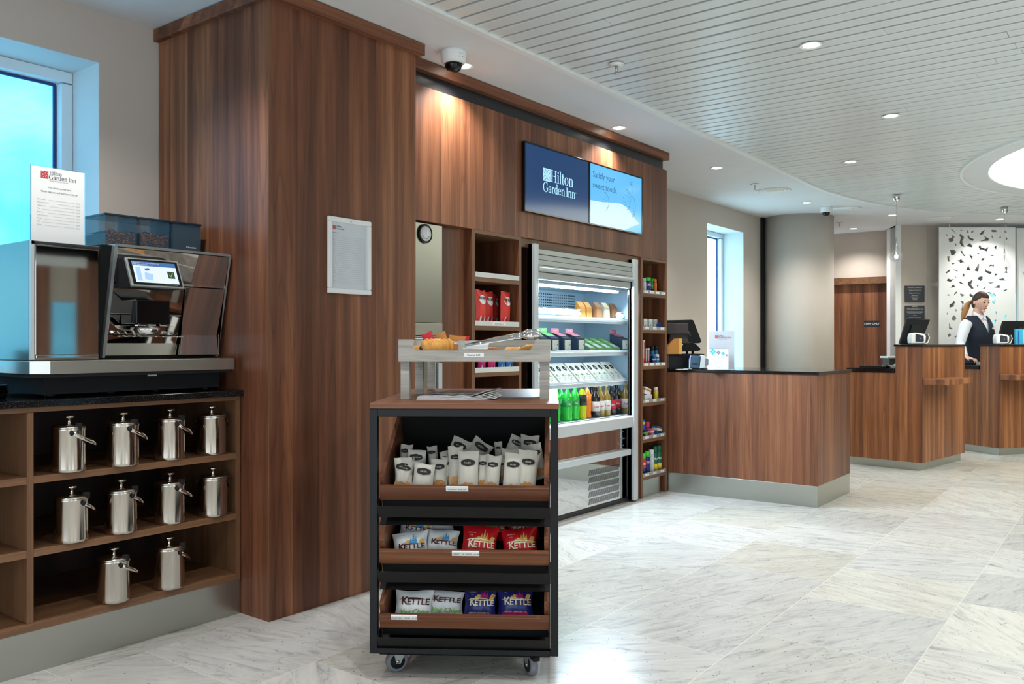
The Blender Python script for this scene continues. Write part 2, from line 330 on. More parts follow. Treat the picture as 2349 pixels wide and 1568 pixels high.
def join(*gs):
    V = []; Fc = []
    for v, f in gs:
        b = len(V); V += v; Fc += [tuple(b+i for i in q) for q in f]
    return V, Fc
def arc(cx, cy, rx, ry, ix, iy, a0, a1, n=14):
    V = []; Fc = []
    for i in range(n+1):
        a = D2R(a0+(a1-a0)*i/n); V += [(cx+rx*math.cos(a), cy+ry*math.sin(a)), (cx+ix*math.cos(a), cy+iy*math.sin(a))]
    for i in range(n): Fc.append((2*i, 2*i+1, 2*i+3, 2*i+2))
    return V, Fc
def disc(cx, cy, rx, ry=None, n=16):
    ry = ry or rx; return P2([(cx+rx*math.cos(2*math.pi*i/n), cy+ry*math.sin(2*math.pi*i/n)) for i in range(n)])
R_ = rect
SERIF = {
 'H': (join(R_(.06, 0, .17, .72), R_(.45, 0, .56, .72), R_(.1, .35, .5, .39), R_(0, 0, .23, .03), R_(.39, 0, .62, .03), R_(0, .69, .23, .72), R_(.39, .69, .62, .72)), .67),
 'I': (join(R_(.06, 0, .17, .72), R_(0, 0, .23, .03), R_(0, .69, .23, .72)), .27),
 'i': (join(R_(.05, 0, .15, .5), R_(0, 0, .2, .03), R_(0, .47, .15, .5), disc(.1, .64, .065)), .24),
 'l': (join(R_(.05, 0, .15, .76), R_(0, 0, .2, .03), R_(0, .73, .15, .76)), .24),
 't': (join(R_(.06, .08, .16, .64), R_(0, .46, .26, .5), arc(.18, .1, .12, .11, .03, .07, 180, 300, 8)), .29),
 'o': (arc(.22, .25, .22, .26, .115, .225, 0, 360, 24), .48),
 'n': (join(R_(.05, 0, .15, .5), R_(0, 0, .2, .03), R_(0, .47, .15, .5), arc(.28, .33, .15, .18, .05, .14, 0, 150, 10), R_(.33, 0, .43, .34), R_(.28, 0, .48, .03)), .52),
 'a': (join(R_(.24, .02, .34, .36), R_(.3, 0, .4, .04), arc(.2, .34, .14, .17, .05, .14, 10, 165, 10), arc(.16, .15, .16, .16, .07, .12, 20, 340, 16)), .43),
 'r': (join(R_(.05, 0, .15, .5), R_(0, 0, .22, .03), R_(0, .47, .15, .5), arc(.25, .33, .12, .18, .05, .13, 60, 160, 6), disc(.3, .43, .055)), .36),
 'd': (join(arc(.2, .25, .2, .26, .1, .225, 50, 310, 18), R_(.29, 0, .39, .76), R_(.24, .73, .39, .76), R_(.34, 0, .44, .03)), .48),
 'e': (join(arc(.21, .25, .21, .26, .11, .225, 10, 325, 20), R_(.08, .27, .41, .3)), .45),
 'G': (join(arc(.34, .36, .34, .38, .22, .345, 50, 320, 22), R_(.5, .06, .61, .33), R_(.42, .3, .68, .33), R_(.5, .52, .56, .72)), .72),
 ' ': (([], []), .14)}
def serif(s, h=.01, al='l'):
    x = 0; gs = []
    for ch in s:
        g, a = SERIF[ch]; gs.append(shift(g, x, 0)); x += a
    q = h/.72; o = {'l': 0, 'c': x/2, 'r': x}[al]; g = join(*gs)
    return [((a-o)*q, b*q) for a, b in g[0]], g[1]
def emblem(mb, fn, x, y, s, bg, fg, dz=None):
    """square badge with a four petal flower"""
    mb.flat(R_(x, y, x+s, y+s), bg, fn)
    cx, cy = x+s/2, y+s/2; fn2 = dz or fn
    for k in range(4):
        a = D2R(45+90*k); ux, uy = math.cos(a), math.sin(a)
        for sg in (1, -1):
            V = []; Fc = []
            for i in range(9):
                t = i/8; l = s*(.06+.54*t); w = s*.17*math.sin(math.pi*t)*sg
                for w_ in (w, w*.72+(.0 if abs(w) > 1e-9 else 0)-s*.0):
                    V.append((cx+ux*l-uy*w_, cy+uy*l+ux*w_))
            for i in range(8): Fc.append((2*i, 2*i+1, 2*i+3, 2*i+2))
            mb.flat((V, Fc), fg, fn2)
def logo(mb, fn, x, y, h, bg, fg, ink, fn2=None, sub=None):
    """badge + two line hotel wordmark, x,y = lower left, h = cap height of line one"""
    emblem(mb, fn, x, y+h*1.15, h*1.25, bg, fg, fn2)
    mb.flat(shift(serif('Hilton', h), x+h*1.42, y+h*1.28), ink, fn); mb.flat(shift(serif('Garden Inn', h*.86), x, y), ink, fn)

# ================================================================== SETTING
CZ = 2.57; YW = 3.70
fl = MB(); fl.box(-5, -6, -.05, 13.5, 4.2, 0, 'floor'); struct(fl.build('floor'))
# wall behind the shop with two deep window openings
def wall_y(name, x0, x1, y0, y1, wins, m='wall', rv='reveal'):
    w = MB(); xs = x0
    for (a, b, za, zb) in wins:
        w.box(xs, y0, 0, a, y1, CZ, m); w.box(a, y0, 0, b, y1, za, m); w.box(a, y0, zb, b, y1, CZ, m); xs = b
        e = .002
        w.box(a-.0, y0+.004, zb-e, b, y1, zb+.0, rv); w.box(b-e, y0+.004, za, b, y1, zb-e, rv); w.box(a, y0+.004, za, a+e, y1, zb-e, rv); w.box(a, y0+.004, za, b, y1, za+e, rv)
    w.box(xs, y0, 0, x1, y1, CZ, m); return struct(w.build(name))
W1 = (.25, 1.836, .95, 2.353); W2 = (8.02, 8.96, .3, 2.35)
wall_y('wall_back', -5, 11.3, YW, YW+.34, [W1, W2])
def window(name, win, pm='pane'):
    a, b, za, zb = win; y = YW+.24; e = empty(name, ((a+b)/2, y, za)); struct(e); cx = (a+b)/2
    fr = MB(); t = .055
    for (p, q, r, s_) in ((a, b, za, za+t), (a, b, zb-t, zb), (a, a+t, za+t, zb-t), (b-t, b, za+t, zb-t)): fr.box(p-cx+.003, 0, r-za+.003, q-cx-.003, .09, s_-za-.003, 'frameb')
    fr.build('window_frame', e, bevel=.003)
    g = MB(); u = t+.012
    for (p, q, r, s_) in ((a+t, b-t, za+t, za+u), (a+t, b-t, zb-u, zb-t), (a+t, a+u, za+u, zb-u), (b-u, b-t, za+u, zb-u)): g.box(p-cx, .045, r-za, q-cx, .07, s_-za, 'gasket')
    g.build('gasket', e)
    p = MB(); p.box(a+u-cx, .055, u, b-u-cx, .062, zb-za-u, pm); p.build('pane', e)
window('window_1', W1); window('window_2', W2, 'pane2')
# dark movement joint, curved wall, staff door wall
j = MB(); j.box(9.44, YW-.03, 0, 9.56, YW-.001, CZ, 'matt' if False else 'blackm'); struct(j.build('trim_1'))
cw = MB(); cw.lathe([(.385, 0), (.385, CZ)], 'wall', (9.76, 3.374, 0), 64); struct(cw.build('wall_curved'))
PA, PB = Vector((11.43, 3.70)), Vector((11.529, 2.54)); dv = (PB-PA).normalized(); nv = Vector((-dv.y, dv.x))   # points away from the room
if nv.x < 0: nv = -nv
def wseg(mb, p, q, z0, z1, t, m, n=None):
    n = n or Vector((-(q-p).y, (q-p).x)).normalized(); mb.prism([tuple(p), tuple(q), tuple(q+n*t), tuple(p+n*t)], z0, z1, m)
w = MB(); wseg(w, PA, PB, 1.985, CZ, .12, 'wall', nv); struct(w.build('wall_right'))
dr = empty('door_1', (0, 0, 0)); struct(dr)
d = MB(); wseg(d, PA+nv*.05, PB+nv*.05, 0, 1.90, .05, 'wood2', nv); d.build('door_leaf', dr)
d = MB(); wseg(d, PA-nv*.02, PB-nv*.02, 1.90, 1.985, .14, 'edge', nv); d.build('door_frame', dr)
q = [PA+dv*.05*0, 0]
sg_o = onX(1998, 732, 11.47); 
s_ = MB(); ax = Vector((dv.x, dv.y, 0)); sc0 = Vector((sg_o.x, sg_o.y, 0))
t0 = ((sc0.xy-PA).dot(dv)); base = PA+dv*t0+nv*.05
o3 = Vector((base.x, base.y, 1.385)) - Vector((nv.x, nv.y, 0))*.003
T_ = lambda a, b: o3+ax*a+UP*b
s_.prism([tuple((base-dv*.095-nv*.003)), tuple(base+dv*.095-nv*.003), tuple(base+dv*.095), tuple(base-dv*.095)], 1.345, 1.425, col('plate_dark', (40, 44, 54), .4))
ff = lambda a, b: T_(a, b) - Vector((nv.x, nv.y, 0))*.0015
s_.flat(text('STAFF ONLY', .024, bold=.01), 'white', lambda a, b: ff(a, b-.012))
s_.build('door_sign', dr, norm=False)['label'] = 'dark plate reading STAFF ONLY'
# wall facing the camera behind the desks, with its return beside the door
def scr(px, D): v = dep(px, CY, D); return Vector((v.x, v.y))
a0, a1, a2, a3 = scr(2054, 10.75), scr(2054.5, 10.36), scr(2067, 10.37), scr(2620, 10.55)
w = MB(); fwn = Vector((FW.x, FW.y))
w.prism([tuple(a0), tuple(a1), tuple(a2), tuple(a2+fwn*.4)], 0, CZ, 'white'); w.prism([tuple(a2), tuple(scr(2126, 10.39)), tuple(scr(2126, 10.39)+fwn*.3), tuple(a2+fwn*.3)], 0, CZ, 'wall')
struct(w.build('wall_right'))
w = MB(); b0 = scr(2126, 10.41); b1 = scr(2262, 10.41); b2 = scr(2420, 10.5); b3 = scr(2700, 10.7)
w.prism([tuple(b0), tuple(b1), tuple(b1+fwn*.15), tuple(b0+fwn*.15)], 0, CZ, 'wall'); w.prism([tuple(b1), tuple(b3), tuple(b3+fwn*.15), tuple(b1+fwn*.15)], 1.75, CZ, 'wall'); w.prism([tuple(b2), tuple(b3), tuple(b3+fwn*.15), tuple(b2+fwn*.15)], 0, 1.75, 'wall')
w.prism([tuple(b1), tuple(b2), tuple(b2+fwn*.15), tuple(b1+fwn*.15)], 0, .7, 'wall'); struct(w.build('wall_right'))
e = empty('window_3', (b1.x, b1.y, .7)); struct(e)
g = MB(); n_ = fwn; g.prism([tuple((b1+n_*.12)-b1), tuple(b2+n_*.12-b1), tuple(b2+n_*.13-b1), tuple(b1+n_*.13-b1)], 0, 1.05, 'pane'); g.build('pane', e)
# remaining shell: left end wall and a wall behind the camera with broad openings left to let in world light
w = MB(); w.box(-5.1, -6, 0, -5, -3.5, CZ, 'wall'); w.box(-5.1, -3.5, 2.2, -5, 1.5, CZ, 'wall'); w.box(-5.1, 1.5, 0, -5, 4.0, CZ, 'wall'); struct(w.build('wall_left'))
w = MB()
for x0, x1 in ((-5, -3.6), (-1.4, .2), (2.6, 13.5)): w.box(x0, -6.1, 0, x1, -6, CZ, 'wall')
w.box(-5, -6.1, 2.25, 13.5, -6, CZ, 'white'); struct(w.build('wall_front'))
w = MB(); w.box(13.5, -6, 0, 13.6, 4.0, CZ, 'wall'); struct(w.build('wall_right'))
# unseen walnut panels and glowing blue pane, added for the reflections in mirrored fronts
t = empty('reflection_door', (4.9, -5.99, 0)); struct(t)
b = MB(); b.box(-1.9, -.005, 0, -1.0, .03, 2.3, 'wood2'); b.box(-.95, 0, 0, .45, .03, 2.2, 'wood'); b.box(.85, 0, 0, 2.2, .03, 2.3, 'wood2'); b.box(-1.0, .0, 2.2, .95, .035, 2.34, 'white'); b.build('door_leaf', t)
b = MB(); b.box(.50, 0, 0, .80, .02, 1.7, 'paned'); b.build('pane', t)

# ------------------------------------------------------------------ ceiling
BND = [(-5, 2.525), (3.4, 2.523), (4.8, 2.531), (5.4, 2.54), (6.2, 2.548), (6.9, 2.558), (7.4, 2.566), (7.8, 2.574), (8.19, 2.566), (8.64, 2.51), (9.01, 2.438), (9.31, 2.362), (9.69, 2.225), (10.01, 2.08), (10.3, 1.90), (10.6, 1.69), (10.9, 1.44), (11.2, 1.13), (11.5, .75), (11.8, .3), (12.05, -.2), (12.2, -.8), (12.3, -1.8), (12.3, -6)]
def bnd(x):
    for (a, b), (c, d) in zip(BND, BND[1:]):
        if a <= x <= c: return b+(d-b)*(x-a)/max(1e-6, c-a)
    return -6
RC = (8.43, -.70); RO, RI = 2.13, 1.93
c = MB(); poly = [(x, y, CZ) for x, y in BND]+[(13.5, -6, CZ), (13.5, 4.04, CZ), (-5, 4.04, CZ)]
c.prism([(p[0], p[1]) for p in poly], CZ, CZ+.1, 'ceil'); c.box(-5, -6, CZ+.36, 13.5, 4.04, CZ+.4, 'void'); struct(c.build('ceiling'))
sl = MB(); PIT = .0983; x = 3.36-PIT*84; rnd = random.Random(3); zs0 = CZ+.004
def ringy(x):
    d = x-RC[0]; return None if abs(d) >= RO-.01 else math.sqrt((RO-.01)**2-d*d)
while x < 12.28:
    xa, xb = x+.006, x+PIT-.010-rnd.choice((0, 0, 0, .003, .006)); xm = (xa+xb)/2
    segs = []; ya, yb = bnd(xa)-.004, bnd(xb)-.004
    ra, rb = ringy(xa), ringy(xb)
    if ra and rb: segs = [((ya, yb), (RC[1]+ra, RC[1]+rb)), ((RC[1]-ra, RC[1]-rb), (-6, -6))]
    else: segs = [((ya, yb), (-6, -6))]
    for (t0_, t1_), (u0, u1) in segs:
        # split each run in lengths with a hairline joint
        cuts = []; yj = min(t0_, t1_)-rnd.uniform(.4, 2.6)
        while yj > max(u0, u1)+.3: cuts.append(yj); yj -= 2.9
        edges = [(t0_, t1_)]+[(k, k) for k in cuts]+[(u0, u1)]
        for n_e in range(len(edges)-1):
            p, q = edges[n_e], edges[n_e+1]; g_ = .0015 if n_e else 0
            dz = rnd.uniform(-.0012, .0012)
            sl.geo([(xa, p[0]-g_, zs0+.002+dz), (xa+.003, p[0]-g_, zs0+dz), (xb-.003, p[1]-g_, zs0+dz), (xb, p[1]-g_, zs0+.002+dz), (xa, q[0], zs0+.002+dz), (xa+.003, q[0], zs0+dz), (xb-.003, q[1], zs0+dz), (xb, q[1], zs0+.002+dz),
                    (xa, p[0]-g_, zs0+.018), (xb, p[1]-g_, zs0+.018), (xa, q[0], zs0+.018), (xb, q[1], zs0+.018)],
                   [(0, 1, 5, 4), (1, 2, 6, 5), (2, 3, 7, 6), (0, 4, 10, 8), (3, 9, 11, 7), (0, 8, 9, 3, 2, 1), (4, 5, 6, 7, 11, 10)], 'slat')
    x += PIT
bk = MB(); bk.prism([(a, b-.002) for a, b in BND]+[(-5, -6)], CZ+.150, CZ+.154, 'void')
sl.geo([v for v in bk.v], bk.f, 'void'); struct(sl.build('ceiling', norm=False))
tr = MB(); P = BND[:-1]
for (a, b), (c_, d_) in zip(P, P[1:]):
    v = Vector((c_-a, d_-b)).normalized(); n = Vector((-v.y, v.x)); A = Vector((a, b)); B_ = Vector((c_, d_))
    for o0, o1, z in ((-.012, .014, CZ-.009), (.014, .034, CZ-.004)): tr.prism([tuple(A+n*o0), tuple(B_+n*o0), tuple(B_+n*o1), tuple(A+n*o1)], z, CZ+.012, 'white')
struct(tr.build('trim_2'))

# large round light well in the slatted ceiling
t = empty('round_ceiling_light', (RC[0], RC[1], CZ), label='large round glowing light well recessed in the slatted ceiling', cat='ceiling light')
def annulus(r0, r1, z0, z1, m, n=96):
    mb = MB(); V = []; Fs = []
    for i in range(n):
        a = 2*math.pi*i/n; ca, sa = math.cos(a), math.sin(a); V += [(r0*ca, r0*sa, z0), (r1*ca, r1*sa, z0), (r1*ca, r1*sa, z1), (r0*ca, r0*sa, z1)]
    for i in range(n):
        j_ = (i+1) % n; b, c2 = 4*i, 4*j_; Fs += [(b, b+1, c2+1, c2), (b+1, b+2, c2+2, c2+1), (b+2, b+3, c2+3, c2+2), (b+3, b, c2, c2+3)]
    mb.geo(V, Fs, m); return mb
annulus(1.93, RO-.006, -.004, .03, 'ceil').build('ring_surround', t, norm=False)
annulus(RO-.012, RO+.01, -.014, .03, 'white').build('ring_trim', t, norm=False)
annulus(1.925, 1.93, -.0, .10, 'white').build('light_drum', t, norm=False)
g = MB(); g.lathe([(0, .1), (1.925, .1), (1.925, .108), (0, .108)], 'ring', n=64, smooth=False); g.build('diffuser', t, norm=False)

# ------------------------------------------------------------------ downlights
def make_down(label):
    t = empty('downlight', (0, 0, 0), label=label, cat='ceiling light', group='recessed ceiling downlights')
    b = MB(); b.lathe([(.036, .003), (.05, -.001), (.054, -.004), (.0545, 0), (.0545, .0)], 'white', n=28); b.build('bezel', t, norm=False)
    b = MB(); b.lathe([(0, .0005), (.037, .0005), (.037, -.001), (0, -.001)], 'lamp', n=24, smooth=False); b.build('lamp_face', t, norm=False)
    ld = bpy.data.lights.new('downlight_beam', 'SPOT'); ld.energy = LAMP; ld.color = LAMP_COL; ld.spot_size = D2R(125); ld.spot_blend = .75; ld.shadow_soft_size = .035
    lo = bpy.data.objects.new('beam', ld); SC.collection.objects.link(lo); lo.parent = t; lo.location = (0, 0, -.012)
    return t
DL = [((3.349, 2.906), 'downlight in plain soffit beside the nearest dome camera'), ((4.945, 2.915), 'downlight in plain soffit above the two wall screens'), ((6.562, 2.942), 'downlight in plain soffit just right of the walnut wall unit'),
      ((8.731, 2.93), 'downlight in plain soffit near the far dome camera above the curved wall'), ((10.164, 2.454), 'downlight in soffit left of the nearer glass pendant'), ((11.055, 3.126), 'downlight in soffit just before the staff only door'),
      ((11.26, 1.55), 'downlight in soffit above the perforated white screen'), ((4.15, 1.373), 'nearest and largest downlight in the slatted ceiling'), ((5.747, 1.395), 'second downlight in the slatted ceiling, midway to the round light well'), ((6.994, 2.001), 'downlight in the slatted ceiling nearest the soffit edge')]
dl0 = None
for (x, y), lb in DL:
    z = CZ-.001 if y > bnd(x) else CZ+.0
    if dl0 is None: dl0 = make_down(lb); dl0.location = (x, y, z)
    else: dup(dl0, (x, y, z), label=lb)
for x, y in [(-1.45, 2.91), (.25, 2.91), (1.5, 2.91)]: dup(dl0, (x, y, CZ-.001), label='downlight in soffit over the coffee corner')
for x in (-3, -1.4, .2, 1.6, 3.2):
    for y in (1.3, -.5, -2.4, -4.4):
        dup(dl0, (x, y, CZ), label='downlight in the slatted ceiling behind the photographer')
for x in (4.8, 10.8):
    for y in (-.5, -2.4, -4.4): dup(dl0, (x, y, CZ), label='downlight in the slatted ceiling over the lobby')

# ------------------------------------------------------------------ ceiling fittings
def dome_cam(x, y, s, label):
    t = empty('dome_camera', (x, y, CZ), label=label, cat='security camera', group='dome cameras on the soffit')
    b = MB(); b.lathe([(.062*s, 0), (.064*s, -.012*s), (.062*s, -.05*s), (.056*s, -.062*s), (.046*s, -.066*s), (.044*s, -.060*s)], 'white', n=32); b.build('housing', t, norm=False)
    b = MB(); b.lathe([(.044*s, -.062*s), (.042*s, -.078*s), (.033*s, -.094*s), (.018*s, -.104*s), (0, -.107*s)], 'blackg', n=28); b.build('dome', t, norm=False)
    if s > .9:
        a = math.atan2(-y, -x)+.62; q = MB(); r = .0632
        q.flat(text('2.0', .014), 'inkg', lambda u, v: Vector((r*math.cos(a+u/r), r*math.sin(a+u/r), -.028+v))); q.flat(R_(-.012, -.02, .014, -.016), 'inkg', lambda u, v: Vector((r*math.cos(a+u/r), r*math.sin(a+u/r), -.024+v))); q.build('lettering', t, norm=False)
dome_cam(3.15, 2.80, 1.0, 'nearest white dome security camera beside the walnut cornice'); dome_cam(9.13, 2.86, .92, 'far white dome security camera above the curved wall')
def sprinkler(x, y, label):
    t = empty('sprinkler', (x, y, CZ), label=label, cat='sprinkler', group='ceiling sprinklers')
    b = MB(); b.lathe([(0, -.001), (.04, -.002), (.041, -.006), (.014, -.012), (.0, -.012)], 'white', n=24); b.build('rose', t, norm=False)
    b = MB(); b.tube([(0, 0, -.01), (0, 0, -.045)], .007, 'steel'); b.tube([(0, 0, -.024), (.012, 0, -.034), (.004, 0, -.05)], .003, 'steel'); b.tube([(0, 0, -.024), (-.012, 0, -.034), (-.004, 0, -.05)], .003, 'steel'); b.lathe([(0, -.049), (.014, -.05), (.014, -.053), (0, -.053)], 'steel', n=12); b.build('nozzle', t, norm=False)
sprinkler(3.806, 2.259, 'sprinkler in the slatted ceiling, nearest of the three'); sprinkler(7.437, 2.964, 'sprinkler in soffit beside the round air vent'); sprinkler(10.399, 3.101, 'farthest sprinkler, in soffit before the staff door')
def vent(x, y, r, label):
    t = empty('round_vent', (x, y, CZ), label=label, cat='vent', group='round ceiling vents')
    b = MB()
    for k in range(5): r1 = r*(1-k*.19); b.lathe([(r1, -.001), (r1-.006, -.012), (r1-.026, -.006), (max(.001, r1-.03), -.001)], 'white', n=40)
    b.build('louvre_rings', t, norm=False)
vent(7.859, 2.953, .16, 'round white ceiling vent nearest the walnut wall unit'); vent(9.377, 2.719, .15, 'round white ceiling vent right of the far dome camera'); vent(10.742, 2.084, .15, 'farthest round white ceiling vent, above the notices')
# glass teardrop pendants
def pendant(x, y, ztop, zb, label):
    t = empty('glass_pendant', (x, y, CZ), label=label, cat='pendant light', group='glass teardrop pendants over the desks')
    b = MB(); b.lathe([(.034, 0), (.036, -.02), (.03, -.05), (.012, -.078), (0, -.08)], 'chrome', n=24); b.build('ceiling_rose', t, norm=False)
    b = MB(); b.tube([(0, 0, -.07), (0, 0, ztop-CZ)], .0012, 'inkg', 6); b.build('flex', t, norm=False)
    h = ztop-zb; b = MB()
    b.lathe([(.004, ztop-CZ), (.008, ztop-CZ-.03), (.012, ztop-CZ-.08*h/.2), (.028, ztop-CZ-.11*h/.2), (.050, ztop-CZ-.145*h/.2), (.060, ztop-CZ-.172*h/.2), (.060, ztop-CZ-.19*h/.2), (.050, ztop-CZ-.212*h/.2), (.026, ztop-CZ-.228*h/.2), (0, ztop-CZ-.232*h/.2)], 'glass', n=28)
    b.build('glass_drop', t, norm=True)
    b = MB(); b.ball((0, 0, ztop-CZ-.18*h/.2), .017, .017, .021, 'bulb', 12, 8); b.tube([(0, 0, ztop-CZ), (0, 0, ztop-CZ-.15*h/.2)], .004, 'chrome'); b.build('bulb', t, norm=False)
M['bulb'] = mat('bulb_glow', (255, 255, 255), emit=(255, 240, 214), es=22.)
pendant(8.82, 2.093, 2.154, 1.95, 'glass teardrop pendant hanging left of the notices, nearer of the two'); pendant(10.34, 1.378, 2.135, 1.94, 'glass teardrop pendant hanging before the perforated screen, farther of the two')

# ================================================================== WALNUT COLUMN
X0, X1, YF = 2.109, 2.955, 2.87
t = empty('clad_column', ((X0+X1)/2, YF, 0), label='tall walnut clad column with cornice between coffee corner and wall unit', cat='column')
cx = (X0+X1)/2
def TL(o): return Matrix.Translation(Vector(o.location)).inverted()
b = MB(); b.box(X0, YF, 0, X1, YW-.003, 2.515, 'wood', TL(t)); b.build('panelling', t, bevel=.0015)
b = MB(); b.box(X0-.025, YF-.032, 2.512, X1+.032, YW-.003, 2.566, 'woodx', TL(t)); b.build('cornice', t, bevel=.002)
b = MB(); b.box(X0-.0008, YF-.0008, .001, X0+.0025, YF+.0025, 2.51, 'edgez', TL(t)); b.build('corner_edging', t)
# framed price list on the column
t = empty('framed_notice', (2.529, YF, 1.507), label='white snap frame with printed price list on the walnut column', cat='framed notice')
b = MB(); w_, h_ = .124, .166; fw_ = .022
for p in ((-w_, -h_, w_, -h_+fw_), (-w_, h_-fw_, w_, h_), (-w_, -h_+fw_, -w_+fw_, h_-fw_), (w_-fw_, -h_+fw_, w_, h_-fw_)): b.box(p[0], -.017, p[1], p[2], 0, p[3], 'white')
b.build('frame', t, bevel=.004)
b = MB(); b.box(-w_+fw_-.001, -.005, -h_+fw_-.001, w_-fw_+.001, 0, h_-fw_+.001, col('list_paper', (206, 212, 216), .5))
f1 = plane((0, -.0056, 0), (1, 0, 0), (0, 0, 1)); f2 = plane((0, -.0062, 0), (1, 0, 0), (0, 0, 1))
emblem(b, f1, -.092, .112, .018, 'redl', 'paper', f2)
b.flat(shift(serif('Hilton', .008), -.07, .123), 'navy', f1); b.flat(shift(serif('Garden Inn', .007), -.07, .113), 'navy', f1); b.flat(shift(text('Pastries', .006, 'l'), -.092, .095), 'ink', f1)
rr = random.Random(5); items = ['Butter croissant', 'Pain au chocolat', 'Muffin', 'Danish', 'Flapjack', 'Cookie', 'Tea', 'Espresso', 'Latte', 'Americano', 'Mocha', 'Fruit salad', 'Yoghurt', 'Granola pot']
for k in range(25):
    y = .082-k*.0084; s = items[k % 14]
    b.flat(shift(text(s, .0036, 'l'), -.092, y), 'inkg', f1); b.flat(R_(-.092+.0034*len(s)*.75+.006, y+.0002, .078, y+.0007), 'inkg', f1); b.flat(shift(text('%d.%02d' % (rr.randint(1, 4), rr.choice((0, 50, 20, 95))), .0034, 'r'), .092, y-.001), 'inkg', f1)
b.build('price_list', t, norm=False)
b = MB(); b.box(-.003, -.018, .149, .005, -.014, .157, 'chrome'); b.build('snap_lock', t)

# ================================================================== WALNUT WALL UNIT
UX0, UX1, UY, UZ = 2.957, 5.837, 3.02, 2.442
t = empty('wall_unit', (4.4, UY, 0), label='long walnut wall unit with snack shelves and cooler recess', cat='wall unit'); WU = t; L_ = TL(t)
p = MB()
YB = YW-.003
p.box(UX0, UY, 1.752, UX1, YB, UZ, 'wood2', L_)                                  # upper bulkhead
p.build('upper_panel', t, bevel=.001)
p = MB(); p.box(UX0, UY+.012, UZ+.001, UX1-.045, UY+.06, 2.512, 'fascia', L_); p.build('fascia', t)
p = MB(); p.box(UX0, UY-.028, 2.512, UX1-.012, UY+.1, 2.566, 'woodx', L_); p.build('cornice', t, bevel=.002)
p = MB(); p.box(UX0, UY+.05, .0, 3.545, YB, 1.750, 'wood', L_); p.build('recessed_panel', t)
def upright(x0, x1, y1=YB, z1=1.751, y0=UY): 
    p = MB(); p.box(x0, y0+.001, 0, x1, y1, z1, 'wood', L_); p.box(x0, y0, 0, x1, y0+.001, z1, 'edgez', L_); p.build('upright', t)
upright(3.548, 3.574); upright(3.976, 3.998); upright(5.438, 5.462); upright(5.815, UX1)
def bay(x0, x1, tops, zt, zb, pr, h=.028, mstrip='strip'):
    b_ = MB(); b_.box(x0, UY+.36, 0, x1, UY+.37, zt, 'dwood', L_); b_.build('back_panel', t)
    b_ = MB(); b_.box(x0, UY, zt, x1, UY+.36, 1.7515, 'edge', L_); b_.build('top_board', t)
    for z in tops:
        b_ = MB(); b_.box(x0, UY, z-.023, x1, UY+.36, z, 'edge', L_); o = b_.build('shelf', t)
        q_ = MB(); q_.box(x0+.001, UY-.002, z+.0005, x1-.001, UY+.004, z+h, mstrip, L_); so = q_.build('price_rail', o)
        for (u, wd, s) in pr.get(z, []):
            tk = MB(); tk.box(x0+(x1-x0)*u-wd/2, UY-.004, z+.005, x0+(x1-x0)*u+wd/2, UY-.002, z+.005+.017*h/.028, 'paper', L_)
            tk.flat(text(s, .006, bold=.01), 'ink', (lambda xc: lambda a, b2: L_ @ Vector((xc+a, UY-.0045, z+.0095+b2)))(x0+(x1-x0)*u))
            tk.build('price_ticket', o, norm=False)
BX0, BX1 = 3.574, 3.976
bay(BX0, BX1, [1.492, 1.222, .961, .69, .42], 1.732, 0, {1.222: [(.52, .12, 'SWEET POPCORN 1.50')], .961: []})
TX0, TX1 = 5.462, 5.815; TZ = [1.490, 1.224, .958, .690, .424, .152]
tks = lambda n, ws=None: [((i+.5)/n, .05, ['£1.50', '£2.95', '£3.50', '£4.25', '£2.00'][(i*3+n) % 5]) for i in range(n)]
bay(TX0, TX1, TZ, 1.732, 0, {TZ[0]: tks(4), TZ[1]: tks(3), TZ[2]: tks(4), TZ[3]: tks(3), TZ[4]: tks(3), TZ[5]: tks(3)}, .026, 'stripg')
p = MB(); p.box(TX0, UY+.03, 0, TX1-.03, UY+.05, .128, 'kick', L_); p.build('plinth', t); p = MB(); p.box(BX0, UY+.02, 0, BX1, UY+.03, .39, 'wood', L_); p.build('lower_panel', t)
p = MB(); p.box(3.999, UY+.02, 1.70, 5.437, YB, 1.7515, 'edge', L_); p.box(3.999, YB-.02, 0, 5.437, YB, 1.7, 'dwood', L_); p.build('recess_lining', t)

# stainless hot water unit in the niche
t = empty('steel_dispenser', (3.14, UY+.05, 0), label='brushed steel dispenser panel with oval gauge beside the walnut column', cat='dispenser'); L2 = TL(t)
b = MB(); b.box(2.962, UY+.02, 1.232, 3.33, UY+.049, 1.745, 'steelv', L2); b.build('front_panel', t, bevel=.002)
b = MB(); b.box(2.962, UY+.012, 1.165, 3.325, UY+.049, 1.230, 'steel', L2); b.box(2.962, UY-.012, 1.145, 3.33, UY+.049, 1.160, 'chrome', L2); b.build('handle_ledge', t, bevel=.003)
b = MB(); b.box(2.962, UY+.03, .55, 3.325, UY+.049, 1.143, 'steelv', L2); b.box(3.295, UY+.015, .86, 3.325, UY+.03, 1.02, 'alub', L2); b.build('lower_panel', t)
b = MB(); R90 = Matrix.Rotation(math.pi/2, 4, 'X')
Tg = L2 @ Matrix.Translation((3.195, UY+.019, 1.690)) @ R90
b.lathe([(.048, -.001), (.05, .008), (.044, .012), (.04, .006)], 'blackg', n=30, T=Tg); o = b.build('gauge', t, norm=False)
b = MB(); b.lathe([(0, .0075), (.0395, .0075), (.0395, .009), (0, .009)], 'paper', n=26, T=Tg); f_ = lambda x, y: Tg @ Vector((x, y, .0098))
b.flat(arc(0, 0, .028, .028, .024, .024, 200, 340, 12), 'inkg', f_); b.flat(R_(-.001, -.006, .002, .024), 'ink', f_)
